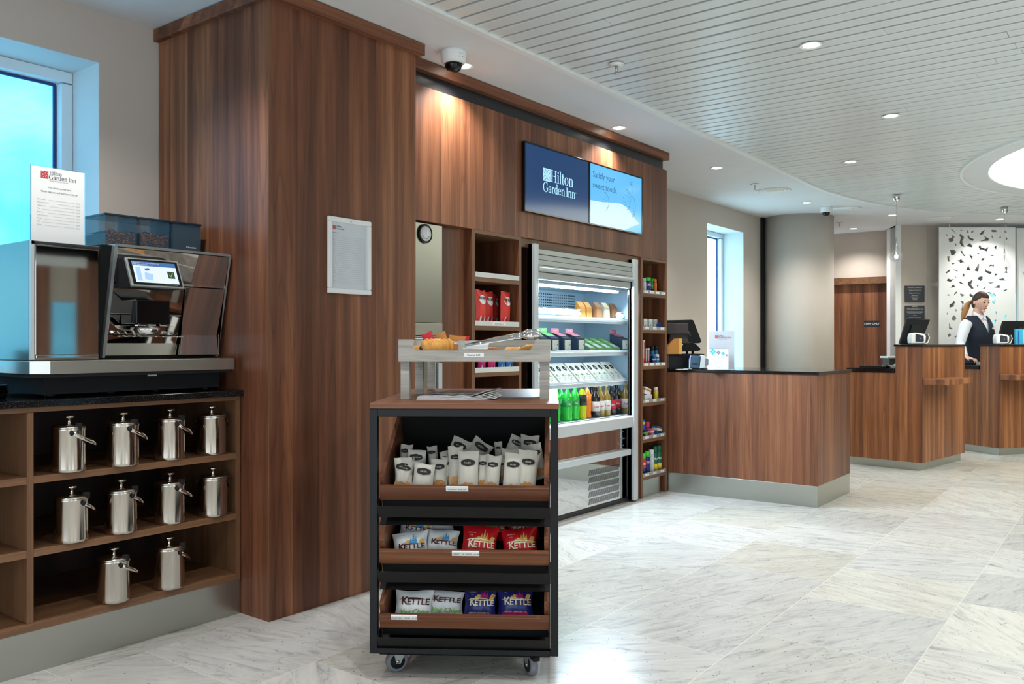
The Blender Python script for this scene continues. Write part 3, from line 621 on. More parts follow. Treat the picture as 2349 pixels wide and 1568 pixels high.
for k in range(7): a = D2R(180+30*k); b.flat(disc(.032*math.cos(a), .032*math.sin(a), .0022, n=6), 'inkg', f_)
b.build('dial', o, norm=False)

# ------------------------------------------------------------------ wall screens
M['scr1'] = mat('screen_navy', (6, 12, 26), .12, emit=(18, 62, 112), es=.85, spec=.5); M['scr2'] = mat('screen_sky', (20, 30, 40), .14, emit=(92, 184, 240), es=1.0)
M['scrw'] = mat('screen_pale', (60, 60, 60), .2, emit=(150, 214, 252), es=1.); M['scrt'] = mat('screen_text', (10, 20, 30), .3, emit=(38, 92, 150), es=.8); M['scrl'] = mat('screen_logo', (80, 80, 80), .3, emit=(170, 226, 255), es=1.)
M['scrc'] = mat('screen_cookie', (30, 50, 60), .3, emit=(84, 164, 214), es=1.); M['scrp'] = mat('screen_reflection', (60, 60, 60), .2, emit=(190, 224, 244), es=1.)
def tv(x0, x1, label, k):
    cx_ = (x0+x1)/2; t = empty('wall_screen', (cx_, UY, 2.110), label=label, cat='screen', group='wall screens over the cooler'); w = (x1-x0)/2; h = .206
    b = MB()
    for p in ((-w, -h, w, -h+.009), (-w, h-.009, w, h), (-w, -h+.009, -w+.009, h-.009), (w-.009, -h+.009, w, h-.009)): b.box(p[0], -.026, p[1], p[2], -.001, p[3], 'blackg')
    b.build('bezel', t, bevel=.001)
    b = MB(); b.box(-w+.009, -.023, -h+.009, w-.009, -.002, h-.009, 'scr1' if k == 0 else 'scr2')
    f1 = plane((0, -.0234, 0), (1, 0, 0), (0, 0, 1)); f2 = plane((0, -.0238, 0), (1, 0, 0), (0, 0, 1)); f3 = plane((0, -.0242, 0), (1, 0, 0), (0, 0, 1))
    if k == 0:
        emblem(b, f1, -.165, .002, .078, 'scrl', 'scr1', f2)
        b.flat(shift(serif('Hilton', .074), -.083, .006), 'scrl', f1); b.flat(shift(serif('Garden Inn', .058), -.165, -.064), 'scrl', f1); b.flat(shift(text('TM', .008, 'l'), .185, -.03), 'scrl', f1)
    else:
        b.flat(shift(text('Satisfy your', .044, 'l', .004), -.31, .112), 'scrt', f2); b.flat(shift(text('sweet tooth.', .044, 'l', .004), -.31, .042), 'scrt', f2)
        refl_pts = [(-w+.0095, -h+.0095), (.1, -h+.0095), (.24, -.150), (.31, -.130), (.24, -.095), (.14, -.035), (.05, -.018), (-.1, -.03), (-.2, -.04), (-w+.0095, -.045)]  # pale room reflection painted into the display
        V = refl_pts; b.flat(P2(V), 'scrp', f1)
        for (cx2, cy2, rx, ry) in ((-.16, -.03, .052, .062), (.20, -.02, .055, .075), (.12, .02, .06, .075), (.19, .12, .03, .05)):
            b.flat(arc(cx2, cy2, rx, ry, rx*.95, ry*.95, -80, 100, 14), 'scrt', f2)
            rq = random.Random(cx2*100)
            for _ in range(11): a = rq.uniform(0, 6.3); r_ = rq.uniform(.2, .85); b.flat(disc(cx2+rx*r_*math.cos(a), cy2+ry*r_*math.sin(a), .0028, n=6), 'scrt', f3)
    b.build('display', t, norm=False)
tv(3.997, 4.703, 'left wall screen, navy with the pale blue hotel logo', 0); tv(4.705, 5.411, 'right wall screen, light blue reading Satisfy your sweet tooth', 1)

# ================================================================== OPEN COOLER
FX0, FX1, FXB, FY = 4.10, 5.357, 5.433, 3.05
t = empty('open_cooler', (4.73, FY, 0), label='white open fronted drinks cooler with shutter, set in walnut recess', cat='cooler'); CO = t; L_ = TL(t)
M['coolin'] = mat('cooler_lining', (176, 200, 212), .35); M['cooldk'] = mat('cooler_dark_slot', (30, 38, 46), .6); M['railb'] = mat('blue_white_rail', (206, 224, 236), .25, spec=.7)
b = MB(); z1 = 1.715
b.box(FX0, FY, .03, FX0+.045, 3.66, z1, 'coolin', L_); b.box(FXB-.014, FY, .03, FXB, 3.66, z1, 'coolin', L_); b.box(FX0+.045, 3.52, .03, FXB-.014, 3.66, z1, 'coolin', L_); b.box(FX0+.045, FY+.05, 1.50, FXB-.014, 3.52, 1.70, 'coolin', L_); b.box(FX0+.045, FY+.02, .53, FXB-.014, 3.52, .575, 'coolin', L_)
b.build('cabinet', t); b = MB(); b.box(FX0-.004, FY+.001, .031, FX0-.0005, 3.66, z1-.001, 'dwood', L_); b.build('side_panel', t)  # thin dark sheet added to colour in the shade of the side gap
b = MB(); b.box(FX0+.045, 3.49, .60, FXB-.015, 3.50, 1.50, 'coolin', L_)
for z in [1.475, 1.455, 1.435, 1.415, 1.395]:
    x = FX0+.07
    while x < FX1-.08: b.box(x, 3.4885, z-.004, x+.012, 3.4902, z+.004, 'cooldk', L_); x += .026
b.build('perforated_back', t)
for x0, x1 in ((FX0-.005, FX0+.045), (FX1-.068, FX1)):
    b = MB(); b.box(x0, 2.995, .012, x0+(x1-x0)*.55, FY-.001, 1.722, 'alub', L_); b.box(x0+(x1-x0)*.6, 3.0, .012, x1, FY-.001, 1.722, 'alub', L_); b.box(x0, 3.012, .012, x1, FY-.001, 1.722, 'alu', L_); b.build('side_rail', t, bevel=.002)
sh = MB()
for i, (z0, z1_) in enumerate(((1.665, 1.695), (1.632, 1.663), (1.60, 1.630))): sh.box(FX0+.05, 3.008+.003*(i % 2), z0, FX1-.07, FY-.002, z1_, 'alu', L_)
sh.box(FX0+.05, 3.0, 1.56, FX1-.075, FY-.002, 1.597, 'alu', L_); sh.box(FX0+.05, 3.018, 1.515, FX1-.075, FY-.002, 1.558, 'alu', L_); sh.tube([L_ @ Vector((FX0+.05, 3.002, 1.578)), L_ @ Vector((FX1-.075, 3.002, 1.578))], .011, 'alub', 10)
sh.build('roller_shutter', t, bevel=.002)
b = MB(); b.box(FX1-.093, 3.022, .62, FX1-.083, 3.030, 1.515, 'blackg', L_); b.build('glass_edge_strip', t)
for z in (1.295, 1.073, .866):
    b = MB(); b.box(FX0+.05, 3.10, z-.012, FXB-.016, 3.48, z, 'coolin', L_); o = b.build('shelf', t)
    b = MB(); b.box(FX0+.05, 3.078, z-.034, FXB-.018, 3.099, z+.006, 'railb', L_); b.box(FX0+.05, 3.074, z-.022, FXB-.018, 3.078, z-.006, 'alub', L_); b.build('price_rail', o, bevel=.001)
    b = MB(); b.box(FX0+.08, 3.11, z-.022, FX1-.08, 3.125, z-.0125, 'tube', L_); b.build('light_strip', o)
b = MB(); b.box(FX0+.08, 3.115, 1.485, FX1-.08, 3.14, 1.499, 'tube', L_); b.build('light_strip', t)
ld = bpy.data.lights.new('cooler_lamp', 'AREA'); ld.shape = 'RECTANGLE'; ld.size = 1.05; ld.size_y = .03; ld.energy = 50; ld.color = (.68, .87, 1)
lo = bpy.data.objects.new('cooler_lamp', ld); SC.collection.objects.link(lo); lo.parent = t; lo.location = (0, .012, 1.490); lo.rotation_euler = (D2R(-48), 0, 0)
b = MB(); b.box(FX0+.045, 3.0, .532, FX1-.07, 3.06, .612, 'alub', L_); b.build('front_ledge', t, bevel=.008)
b = MB(); b.box(FX0+.05, 3.062, .60, FXB-.02, 3.085, .616, 'alub', L_)
x = FX0+.06
while x < FX1-.06: b.box(x, 3.0605, .602, x+.005, 3.0625, .614, 'cooldk', L_); x += .010
b.box(FX0+.05, 3.085, .596, FXB-.02, 3.48, .6155, 'coolin', L_); b.build('deck_grille', t)
b = MB(); b.box(FX0+.045, FY+.002, .035, FX1-.05, FY+.02, .531, 'mirror', L_); o = b.build('mirrored_panel', t)
V = MB()
for r in range(5):
    z0 = .050+r*.048
    for k in range(30):
        x0 = 4.782+k*.0132; V.poly([L_ @ Vector((x0, FY+.0012, z0)), L_ @ Vector((x0+.0055, FY+.0012, z0)), L_ @ Vector((x0+.0155, FY+.0012, z0+.038)), L_ @ Vector((x0+.010, FY+.0012, z0+.038))], 'cooldk')
V.build('vent_slots', o, norm=False)
b = MB(); b.box(FX0+.045, 3.015, .335, FX1-.07, FY+.001, .378, 'alub', L_); b.build('bumper_rail', t, bevel=.006)
b = MB(); b.box(FX1-.062, 3.03, .035, FX1-.05, FY+.002, .53, 'alub', L_); b.build('corner_profile', t)
b = MB(); b.box(FX0+.03, FY+.004, 0, FX1-.055, 3.6, .031, 'fascia', L_); b.build('kick_plate', t)
b = MB(); f1 = plane(L_ @ Vector((5.215, FY+.0008, .455)), (1, 0, 0), (0, 0, 1)); b.flat(arc(0, 0, .055, .055, .052, .052, 60, 300, 20), 'inkg', f1); b.flat(shift(text('williams', .014), .01, -.006), 'inkg', f1); b.build('maker_mark', o, norm=False)

def at(px, Y): return onY(px, 789, Y).x
# --- product builders (each has its origin at the base)
def wedge(label, c1, c2, oval=True, w=.068, d=.13, h=.125):
    t = empty('sandwich_pack', label=label, cat='sandwich', group='sandwich packs in the cooler')
    b = MB(); b.geo([(-w/2, 0, 0), (w/2, 0, 0), (w/2, d, 0), (-w/2, d, 0), (-w/2, d, h), (w/2, d, h)], [(0, 1, 2, 3), (0, 4, 5, 1), (3, 2, 5, 4), (0, 3, 4), (1, 5, 2)], c1)
    n = Vector((0, -h, d)).normalized(); f = lambda a, s, e=.0008: Vector((a, d*s, h*s))+n*e
    b.flat(R_(-w*.4, .06, w*.4, .46), c2, lambda a, s: f(a, s)); rq = random.Random(hash(label) % 99)
    for k in range(9): b.flat(disc(rq.uniform(-w*.33, w*.33), rq.uniform(.1, .42), .008, .03, 7), rq.choice(['leaf', 'ham', 'egg', 'leaf']), lambda a, s: f(a, s, .0012))
    if oval: b.flat(disc(0, .72, .021, .13, 18), 'matblk', lambda a, s: f(a, s)); b.flat(text('deli', .04, sx=.16, bold=.02), 'paper', lambda a, s: f(a, s+.70, .0012))
    b.build('pack', t, norm=False); return t
M['matblk'] = mat('print_black', (24, 22, 20), .6); M['leaf'] = mat('salad_leaf', (96, 134, 60), .5); M['ham'] = mat('filling_pink', (196, 134, 112), .5); M['egg'] = mat('filling_cream', (226, 210, 160), .5)
M['kraft'] = mat('kraft_card', (176, 160, 132), .7); M['kraftw'] = mat('pale_card', (214, 208, 190), .6); M['film'] = mat('clear_film', (220, 228, 220), .1, spec=.8)
# third shelf: a row of wedges
w0 = wedge('kraft sandwich wedge, leftmost on the third cooler shelf', 'kraftw', 'film'); z = .8663
xs = [4.36+i*.0755 for i in range(14)]
ORD = ['leftmost', 'second from left', 'third from left', 'fourth from left', 'fifth from left', 'sixth from left', 'seventh from left', 'eighth from left', 'ninth from left', 'tenth from left', 'eleventh from left', 'third from the right', 'second from the right', 'rightmost']
w0.location = (xs[0], 3.115, z)
for i in range(1, 14): dup(w0, (xs[i], 3.115+.004*(i % 3), z), label='kraft sandwich wedge, %s on the third cooler shelf' % ORD[i])
# second shelf: windowed salad boxes and flat wraps
def saladbox(label, lid):
    t = empty('salad_box', label=label, cat='salad box', group='windowed salad boxes on the second cooler shelf'); w, d, h = .088, .10, .088
    b = MB(); b.geo([(-w/2, 0, 0), (w/2, 0, 0), (w/2, d, 0), (-w/2, d, 0), (-w/2, .004, h), (w/2, .004, h), (w/2, d, h+.03), (-w/2, d, h+.03)], [(0, 1, 2, 3), (0, 4, 5, 1), (1, 5, 6, 2), (2, 6, 7, 3), (3, 7, 4, 0), (4, 7, 6, 5)], col('box_navy', (44, 60, 78), .5))
    b.box(-w*.36, -.0015, .012, w*.36, .002, h*.84, 'film'); rq = random.Random(3)
    for k in range(16): b.flat(disc(rq.uniform(-w*.3, w*.3), rq.uniform(.018, h*.76), .006, .004, 6), rq.choice(['leaf', 'kraftw', 'egg', 'film']), lambda a, s: Vector((a, -.0022, s)))
    b.build('box', t, norm=False)
    b = MB(); b.geo([(-w/2, .03, h+.012), (w/2, .03, h+.012), (w/2, d, h+.036), (-w/2, d, h+.036), (-w/2, d+.002, h+.064), (w/2, d+.002, h+.064)], [(0, 1, 2, 3), (3, 2, 5, 4)], lid); b.flat(text('SALAD', .01, bold=.01), 'paper', lambda a, s: Vector((a, d-.001, h+.045+s))); b.build('lid_label', t, norm=False)
    return t
col('lid_green', (120, 190, 110), .5); col('lid_pink', (206, 120, 130), .5); z = 1.0733
for i, (px, lid, lb) in enumerate(((1243, 'lid_green', 'green topped salad box at the left end of the second cooler shelf'), (1270, 'lid_green', 'green topped salad box, second in the row beside two pink topped ones'), (1298, 'lid_pink', 'pink topped salad box right of the green topped pair'), (1330, 'lid_pink', 'pink topped salad box beside the green wraps'), (1432, 'lid_pink', 'pink topped salad box at the right end of the second cooler shelf'))):
    o = saladbox(lb, lid); o.location = (min(5.368, at(px, 3.13)), 3.115, z)
def wrap(label):
    t = empty('wrap_pack', label=label, cat='wrap', group='green wraps on the second cooler shelf'); w, d, h = .072, .15, .09
    b = MB(); b.geo([(-w/2, 0, 0), (w/2, 0, 0), (w/2, d, 0), (-w/2, d, 0), (-w/2, 0, .02), (w/2, 0, .02), (w/2, d, h), (-w/2, d, h)], [(0, 1, 2, 3), (0, 4, 5, 1), (1, 5, 6, 2), (2, 6, 7, 3), (3, 7, 4, 0), (4, 7, 6, 5)], col('wrap_green', (112, 160, 92), .5))
    f = lambda a, s: Vector((a, d*s, .0208+(h-.02)*s)); b.flat(R_(-w*.38, .06, w*.38, .42), 'film', f); b.flat(R_(-w*.38, .62, w*.38, .66), 'paper', f); b.flat(text('WRAP', .1, sx=.1), 'paper', lambda a, s: f(a, s+.75)); b.build('pack', t, norm=False); return t
for i, px in enumerate((1356, 1375, 1394, 1413)): o = wrap('flat green wrap pack, %s of four on the second cooler shelf' % ['leftmost', 'second', 'third', 'rightmost'][i]); o.location = (at(px, 3.13), 3.115, z)
# top shelf: baguettes in film, cream wraps, patterned bags
def roll(label, c, s=1.):
    t = empty('filled_roll', label=label, cat='filled roll', group='film wrapped rolls on the top cooler shelf')
    b = MB(); b.loft([((0, .17, .022), .012, .008, (0, 1, 0), (1, 0, 0)), ((0, .15, .03), .04, .026, (0, 1, 0), (1, 0, 0)), ((0, .08, .034), .048*s, .03, (0, 1, 0), (1, 0, 0)), ((0, .02, .03), .042*s, .025, (0, 1, 0), (1, 0, 0)), ((0, 0, .022), .012, .008, (0, 1, 0), (1, 0, 0))], c, 16); b.build('wrapper', t)
    b = MB(); b.flat(R_(-.02, -.012, .02, .012), 'paper', lambda a, s_: Vector((a, .012-.3*s_, .048+s_*.9))); b.flat(R_(-.014, -.002, .014, .003), 'inkg', lambda a, s_: Vector((a, .0112-.3*s_, .048+s_*.9))); b.build('sticker', t, norm=False); return t
z = 1.2953; cf = col('film_white', (228, 234, 236), .2, spec=.8); cc = col('film_cream', (222, 206, 164), .3)
for px, y, dz, c, lb in ((1252, 3.13, 0, 'film_white', 'white film wrapped roll, front left of the top cooler shelf'), (1277, 3.13, .0, 'film_white', 'white film wrapped roll behind the cream ones on the top cooler shelf'), (1303, 3.12, 0, 'film_cream', 'cream film wrapped roll, left one of two on the top cooler shelf'), (1330, 3.12, 0, 'film_cream', 'cream film wrapped roll, right one beside the patterned bags'), (1433, 3.12, 0, 'film_white', 'white film wrapped roll at the right end of the top cooler shelf')):
    o = roll(lb, c, .86); o.location = (min(5.358, at(px, y)), y, z)
def patbag(label, c, k):
    t = empty('paper_bag', label=label, cat='food bag', group='patterned food bags on the top cooler shelf'); w, d, h = .066, .06, .12
    b = MB(); b.geo([(-w/2, 0, 0), (w/2, 0, 0), (w/2, d, 0), (-w/2, d, 0), (-w/2, .006, h*.7), (w/2, .006, h*.7), (w/2, d*.6, h), (-w/2, d*.6, h)], [(0, 1, 2, 3), (0, 4, 5, 1), (1, 5, 6, 2), (2, 6, 7, 3), (3, 7, 4, 0), (4, 7, 6, 5)], c)
    rq = random.Random(k)
    for i in range(14): x, y = rq.uniform(-w*.4, w*.4), rq.uniform(.03, h*.62); s_ = .008; b.flat(P2([(x-s_, y-s_), (x+s_, y-s_*.3), (x, y+s_)]), rq.choice(['kraftw', 'matblk', 'ham', 'film']), lambda a, q: Vector((a, -.0006+.0085*q/.084, q)))
    b.build('bag', t, norm=False); return t
col('bag_orange', (190, 128, 56), .6); col('bag_brown', (122, 80, 46), .6)
for i, (px, c, lb) in enumerate(((1338, 'bag_orange', 'orange patterned bag, leftmost on the top cooler shelf'), (1353, 'bag_orange', 'orange patterned bag, second from left on the top cooler shelf'), (1368, 'bag_brown', 'brown patterned bag in the middle of the bag row'), (1386, 'kraft', 'kraft bag with dark pattern beside the brown bags'), (1404, 'bag_brown', 'brown bag with white square label on the top cooler shelf'))):
    o = patbag(lb, c, i); o.location = (at(px, 3.19), 3.19 if i < 2 else 3.16, z)
# deck: bottles
def bottle(name, label, glass, cap, lab, lab2, prof, h, r, group, word=None, wc='paper', fill=None):
    t = empty(name, label=label, cat='bottle', group=group)
    b = MB(); b.lathe([(rr_*r, zz*h) for rr_, zz in prof], glass, n=20); b.build('body', t, norm=False)
    b = MB(); b.lathe([(.30*r*1.25, .93*h), (.34*r*1.25, .935*h), (.34*r*1.25, h), (0, h)], cap, n=16); b.build('cap', t, norm=False)
    z0, z1 = lab; b = MB(); b.lathe([(r*1.012, z0*h), (r*1.012, z1*h)], lab2, n=24)
    if word:
        rr_ = r*1.02; a0 = -2.2; b.flat(text(word, h*.055, bold=.02), wc, lambda u, v: Vector((rr_*math.cos(a0+u/rr_), rr_*math.sin(a0+u/rr_), (z0+z1)/2*h-.03*h+v)))
    b.build('label', t, norm=False); return t
PET = [(.7, 0), (.95, .015), (.98, .08), (.9, .16), (.98, .25), (1, .3), (1, .55), (.93, .6), (1, .66), (.9, .74), (.6, .84), (.36, .9), (.34, .95)]
BEER = [(.9, 0), (1, .01), (1, .6), (.92, .66), (.6, .74), (.42, .82), (.38, .95), (.4, .96)]
gg = col('pet_green', (40, 190, 60), .08, spec=.8); col('cap_green', (60, 220, 90), .4); col('pet_yellow', (190, 200, 30), .12); col('cap_dark', (20, 30, 40), .4); col('pet_orange', (240, 130, 30), .15); col('cap_orange', (250, 120, 30), .4)
col('glass_dark', (24, 16, 16), .06, spec=.8); col('glass_amber', (150, 120, 50), .06, spec=.8); col('lab_red', (200, 30, 50), .5); col('lab_white', (236, 234, 230), .5); col('lab_dark', (26, 34, 30), .5); col('lab_green', (30, 150, 60), .4); col('cap_gold', (214, 200, 150), .3, metal=.6); col('pet_cola', (50, 24, 18), .08)
z = .6162
def row(name, px, y, **k):
    o = bottle(name, **k); o.location = (at(px, y), y, z); return o
for i, (px, y) in enumerate(((1274, 3.14), (1301, 3.12), (1318, 3.13), (1262, 3.13), (1285, 3.20))):
    row('soda_bottle', px, y, label='green soda bottle, %s' % ['half hidden behind the trolley edge', 'front one with white number on its label', 'beside the yellow bottle', 'hidden low behind the trolley', 'behind the front green bottles'][i], glass='pet_green', cap='cap_green', lab=(.42, .62), lab2='lab_green', prof=PET, h=.222, r=.034, group='green soda bottles on the cooler deck', word='7up')
row('soda_bottle', 1335, 3.12, label='yellow squash bottle with dark label beside the green bottles', glass='pet_yellow', cap='cap_dark', lab=(.42, .74), lab2='lab_dark', prof=PET, h=.222, r=.032, group='soft drink bottles')
row('soda_bottle', 1346, 3.15, label='orange soda bottle with orange cap beside the yellow one', glass='pet_orange', cap='cap_orange', lab=(.4, .7), lab2='pet_orange', prof=PET, h=.222, r=.031, group='soft drink bottles')
beers = [(1357, 3.19, 'glass_dark', 'lab_white', 'dark glass bottle with white label right of the orange soda'), (1366, 3.12, 'glass_dark', 'lab_white', 'front dark cider bottle with white and red label'), (1377, 3.13, 'glass_amber', 'lab_white', 'amber beer bottle, leftmost of the pale lagers'), (1391, 3.12, 'glass_amber', 'lab_white', 'amber beer bottle between the lager and the red label bottles'),
         (1403, 3.13, 'glass_dark', 'lab_red', 'brown beer bottle with red label, left one of the pair'), (1414, 3.16, 'glass_dark', 'lab_red', 'brown beer bottle with red label, right one of the pair'), (1423, 3.19, 'glass_amber', 'lab_white', 'amber beer bottle near the black glass edge'), (1434, 3.12, 'glass_amber', 'lab_white', 'rightmost amber beer bottle in the cooler')]
for px, y, g_, l_, lb in beers: row('beer_bottle', px, y, label=lb, glass=g_, cap='cap_gold', lab=(.2, .5), lab2=l_, prof=BEER, h=.222, r=.030, group='beer bottles on the cooler deck', word='Bud' if l_ == 'lab_red' else 'Lager', wc='paper' if l_ == 'lab_red' else 'redl')

# ================================================================== SOFT BAGS
def bag_surf(w, h, t, seed=0, pinch=.08, fold=0., amp=1.):
    rq = random.Random(seed); ph = [rq.uniform(0, 6.3) for _ in range(8)]; sk = rq.uniform(-.05, .05)
    def S(x, y, side=-1, e=0.):
        u = max(-1, min(1, x/(w/2))); v = max(0., min(1., y/h)); m = math.sin(math.pi*min(1, max(0, v*.97+.01)))
        pr = (max(0, 1-abs(u)**2.6)**.75)*(max(0, m)**.55)
        wr = (math.sin(9*u+5*v+ph[0])*math.sin(4*v+ph[1])+.6*math.sin(17*u-9*v+ph[2])*abs(v-.5)+.5*math.sin(23*u+14*v+ph[4])*math.sin(6*v+ph[5]))*.085*amp
        px_ = x*(1-pinch*m)+sk*h*v*v; py_ = y-.05*h*(1-abs(u)**1.5)*max(0, v-.8)*5*(.5+.5*math.sin(ph[6]+2.2*u))
        yy = side*(t/2)*(pr*(1+wr*.8)+abs(wr)*.25*(v > .75)) + math.sin(3*u+ph[3])*.012*h*max(0, v-.75)*4 + fold*h*max(0, v-.72)**2*8
        return Vector((px_, yy+side*e, py_))
    return S
def bag_mesh(mb, S, w, h, m, nx=12, ny=14, crimp=None):
    for side in (-1, 1):
        V = []; Fc = []
        for j in range(ny+1):
            for i in range(nx+1): V.append(S((i/nx-.5)*w, j/ny*h, side))
        for j in range(ny):
            for i in range(nx): a = j*(nx+1)+i; Fc.append((a, a+1, a+nx+2, a+nx+1))
        mb.geo(V, Fc, m, smooth=True)

# ================================================================== DISPLAY TROLLEY (local frame: x across, y into the room, z up)
TR = Vector((1.949, 2.106, 0)); TA = D2R(-55.04)
TM = Matrix.Translation(TR) @ Matrix.Rotation(TA, 4, 'Z'); TMi = TM.inverted()
def tl(px, py, y):        # picture point -> trolley frame on the plane y
    d = ray(px, py); o = TMi @ C0; e = TMi.to_3x3() @ d; k = (y-o.y)/e.y; return o+e*k
TW, TD, TT = .628, .93, .905
t = empty('display_trolley', TR, TA, label='black framed snack trolley on castors with walnut top and trays', cat='trolley'); TRO = t
b = MB(); s = .026
for x in (0, TW-s):
    for y in (0, TD-s): b.box(x, y, .09, x+s, y+s, TT, 'black')
    b.box(x, s, .09, x+s, TD-s, .09+s, 'black'); b.box(x, s, TT-s, x+s, TD-s, TT, 'black')
for y in (0, TD-s): b.box(s, y, .09, TW-s, y+s, .09+s*.7, 'black'); b.box(s, y, TT-s, TW-s, y+s, TT, 'black')
b.build('frame', t, bevel=.0015)
b = MB(); b.box(0, -.002, TT+.0005, TW+.002, TD, TT+.0195, 'woodx'); b.build('top_board', t, bevel=.0015)
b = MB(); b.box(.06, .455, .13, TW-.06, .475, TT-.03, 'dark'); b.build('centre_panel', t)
b = MB(); b.box(.04, .44, .11, .075, .49, TT-.03, 'woody'); b.box(TW-.075, .44, .11, TW-.04, .49, TT-.03, 'woody'); b.build('centre_posts', t)
TILT = D2R(27); tz = [.598, .384, .169]; sz = [.543, .326, .107]
labs = {0: ('Collective Nuts 2.50', (942, 1252)), 1: ('VARIETY OF CRISPS - £1.80', None), 2: ('VEGETABLE CRISPS - £1.25', None)}
def tray(z, back=False, lab=None, lx=0):
    T = Matrix.Translation((.031, .022, z)) @ Matrix.Rotation(TILT, 4, 'X')
    if back: T = Matrix.Translation((TW, TD, 0)) @ Matrix.Rotation(math.pi, 4, 'Z') @ T
    w = TW-.062; b = MB(); L_ = .40
    b.box(0, 0, 0, w, .016, .052, 'woodx', T); b.box(.0165, .020, -.050, w-.0165, L_, -.040, 'dark', T); b.box(.002, .018, -.050, w-.002, .0225, -.001, 'blackm', T); b.box(0, .0230, -.050, .016, L_, .085, 'woody', T); b.box(w-.016, .0230, -.050, w, L_, .085, 'woody', T); b.box(.0165, L_-.016, -.0395, w-.0165, L_, .085, 'dark', T)  # black riser, dark floor and back carry the tray's inner shade as colour
    o = b.build('tray', t, bevel=.001)
    if lab:
        q = MB(); wd = .0033*len(lab)+.008; q.box(lx-wd/2, -.003, .040, lx+wd/2, .004, .056, 'paper', T); q.flat(text(lab, .0055, bold=.01), 'ink', lambda a, c: T @ Vector((lx+a, -.0034, .0452+c))); q.build('price_label', o, norm=False)['label'] = 'white printed price label'
def lip(z, back=False):
    T = Matrix.Translation((.0275, .008, z)) @ Matrix.Rotation(TILT, 4, 'X')
    if back: T = Matrix.Translation((TW, TD, 0)) @ Matrix.Rotation(math.pi, 4, 'Z') @ T
    w = TW-.055; b = MB(); b.box(0, 0, 0, w, .003, .044, 'black', T); b.box(0, .003, 0, w, .006, .03, 'black', T); b.box(0, .006, -.038, w, .40, -.035, 'black', T); b.box(0, .003, .003, .003, .06, .044, 'black', T); b.box(w-.003, .003, .003, w, .06, .044, 'black', T); b.build('steel_shelf', t)
for i in range(3):
    tray(tz[i], False, labs[i][0], [.262, .29, .085][i]); lip(sz[i]); tray(tz[i], True); lip(sz[i], True)
def caster(x, y, a, brake=False):
    e = empty('castor', (x, y, 0), a); e.parent = t
    b = MB(); Rx = Matrix.Translation((0, 0, .0375)) @ Matrix.Rotation(math.pi/2, 4, 'Y')
    b.lathe([(.026, -.012), (.034, -.013), (.0375, -.008), (.0375, .008), (.034, .013), (.026, .012)], col('grey_tyre', (118, 118, 126), .6), n=32, T=Rx); b.build('tyre', e, norm=False)
    b = MB(); b.lathe([(0, -.0138), (.0255, -.0138), (.0255, 0), (.0255, .0138), (0, .0138)], 'blackm', n=24, T=Rx); b.lathe([(0, -.018), (.006, -.018), (.006, .018), (0, .018)], 'chrome', n=12, T=Rx); b.build('wheel_hub', e, norm=False)
    b = MB(); st = 'alu'
    for s_ in (-1, 1): b.prism([(.030*k[0], k[1]) for k in ((-.2, -.007), (.3, -.007), (1.2, .048), (-.6, .048))], 0, .002, st, Matrix.Translation((s_*.016, 0, .0375)) @ Matrix(((0, 0, 1, 0), (1, 0, 0, 0), (0, 1, 0, 0), (0, 0, 0, 1))))
    b.box(-.018, -.022, .084, .018, .038, .0885, st); b.build('fork', e)
    if brake: b = MB(); b.box(-.012, -.055, .062, .012, -.018, .078, 'blackm'); b.build('brake', e, bevel=.004)
caster(.075, .085, D2R(-62)); caster(.535, .075, D2R(24), True); caster(.09, TD-.09, D2R(20)); caster(.54, TD-.09, D2R(50))

# whitewashed crate stand on top
e = empty('crate_stand', TM @ Vector((.335, .50, .9248)), TA, label='whitewashed wooden pastry crate on legs, standing on the trolley', cat='crate stand')
cz0, cz1 = .134, .212; cw_, cd = .265, .355   # half width, half depth, local to the crate
b = MB()
for y in (-cd+.02, -.02, cd-.045):
    for x in (-cw_+.004, cw_-.036): b.box(x, y, 0, x+.032, y+.03, cz0-.001, 'greywood')
b_ = b
for i, y in enumerate((-cd+.02, -.02, cd-.045)):
    for x in (-cw_+.004, cw_-.036): q = MB(); q.box(x, y, 0, x+.032, y+.03, cz0+.02, 'greywood'); q.build('leg', e, bevel=.0015)
fr = [(-cw_, cz0), (cw_, cz0), (cw_, cz1), (cw_-.048, cz1), (cw_-.058, cz1-.022), (cw_-.07, cz1-.038), (-cw_+.06, cz1-.038), (-cw_+.053, cz1-.03), (-cw_+.05, cz1), (-cw_, cz1)]
Txz = Matrix(((1, 0, 0, 0), (0, 0, 1, 0), (0, 1, 0, 0), (0, 0, 0, 1)))
q = MB(); q.prism(fr, -cd, -cd+.012, 'greywood', Txz); o = q.build('front_board', e)
q = MB(); q.box(-.035, -cd-.001, cz0+.017, .035, -cd, cz0+.03, 'paper'); q.flat(text('Pastries 2.00', .0065, bold=.012), 'ink', lambda a, c: Vector((a, -cd-.0015, cz0+.0205+c))); q.build('price_label', o, norm=False)['label'] = 'white printed price label'
q = MB(); q.box(-cw_, cd-.012, cz0, cw_, cd, cz1, 'greywood'); q.build('back_board', e)
for x in (-cw_, cw_-.012): q = MB(); q.box(x, -cd+.0125, cz0, x+.012, cd-.0125, cz1, 'greywood'); q.build('side_board', e)
q = MB(); x = -cw_+.0125
for k in range(10): q.box(x, -cd+.0125, cz0+.003, x+.048, cd-.0125, cz0+.011, 'greywood'); x += .0525
q.build('slatted_base', e)
q = MB(); q.box(-.055, -cd+.0125, cz0+.0115, -.047, cd-.0125, cz1-.004, 'greywood'); q.build('divider', e)
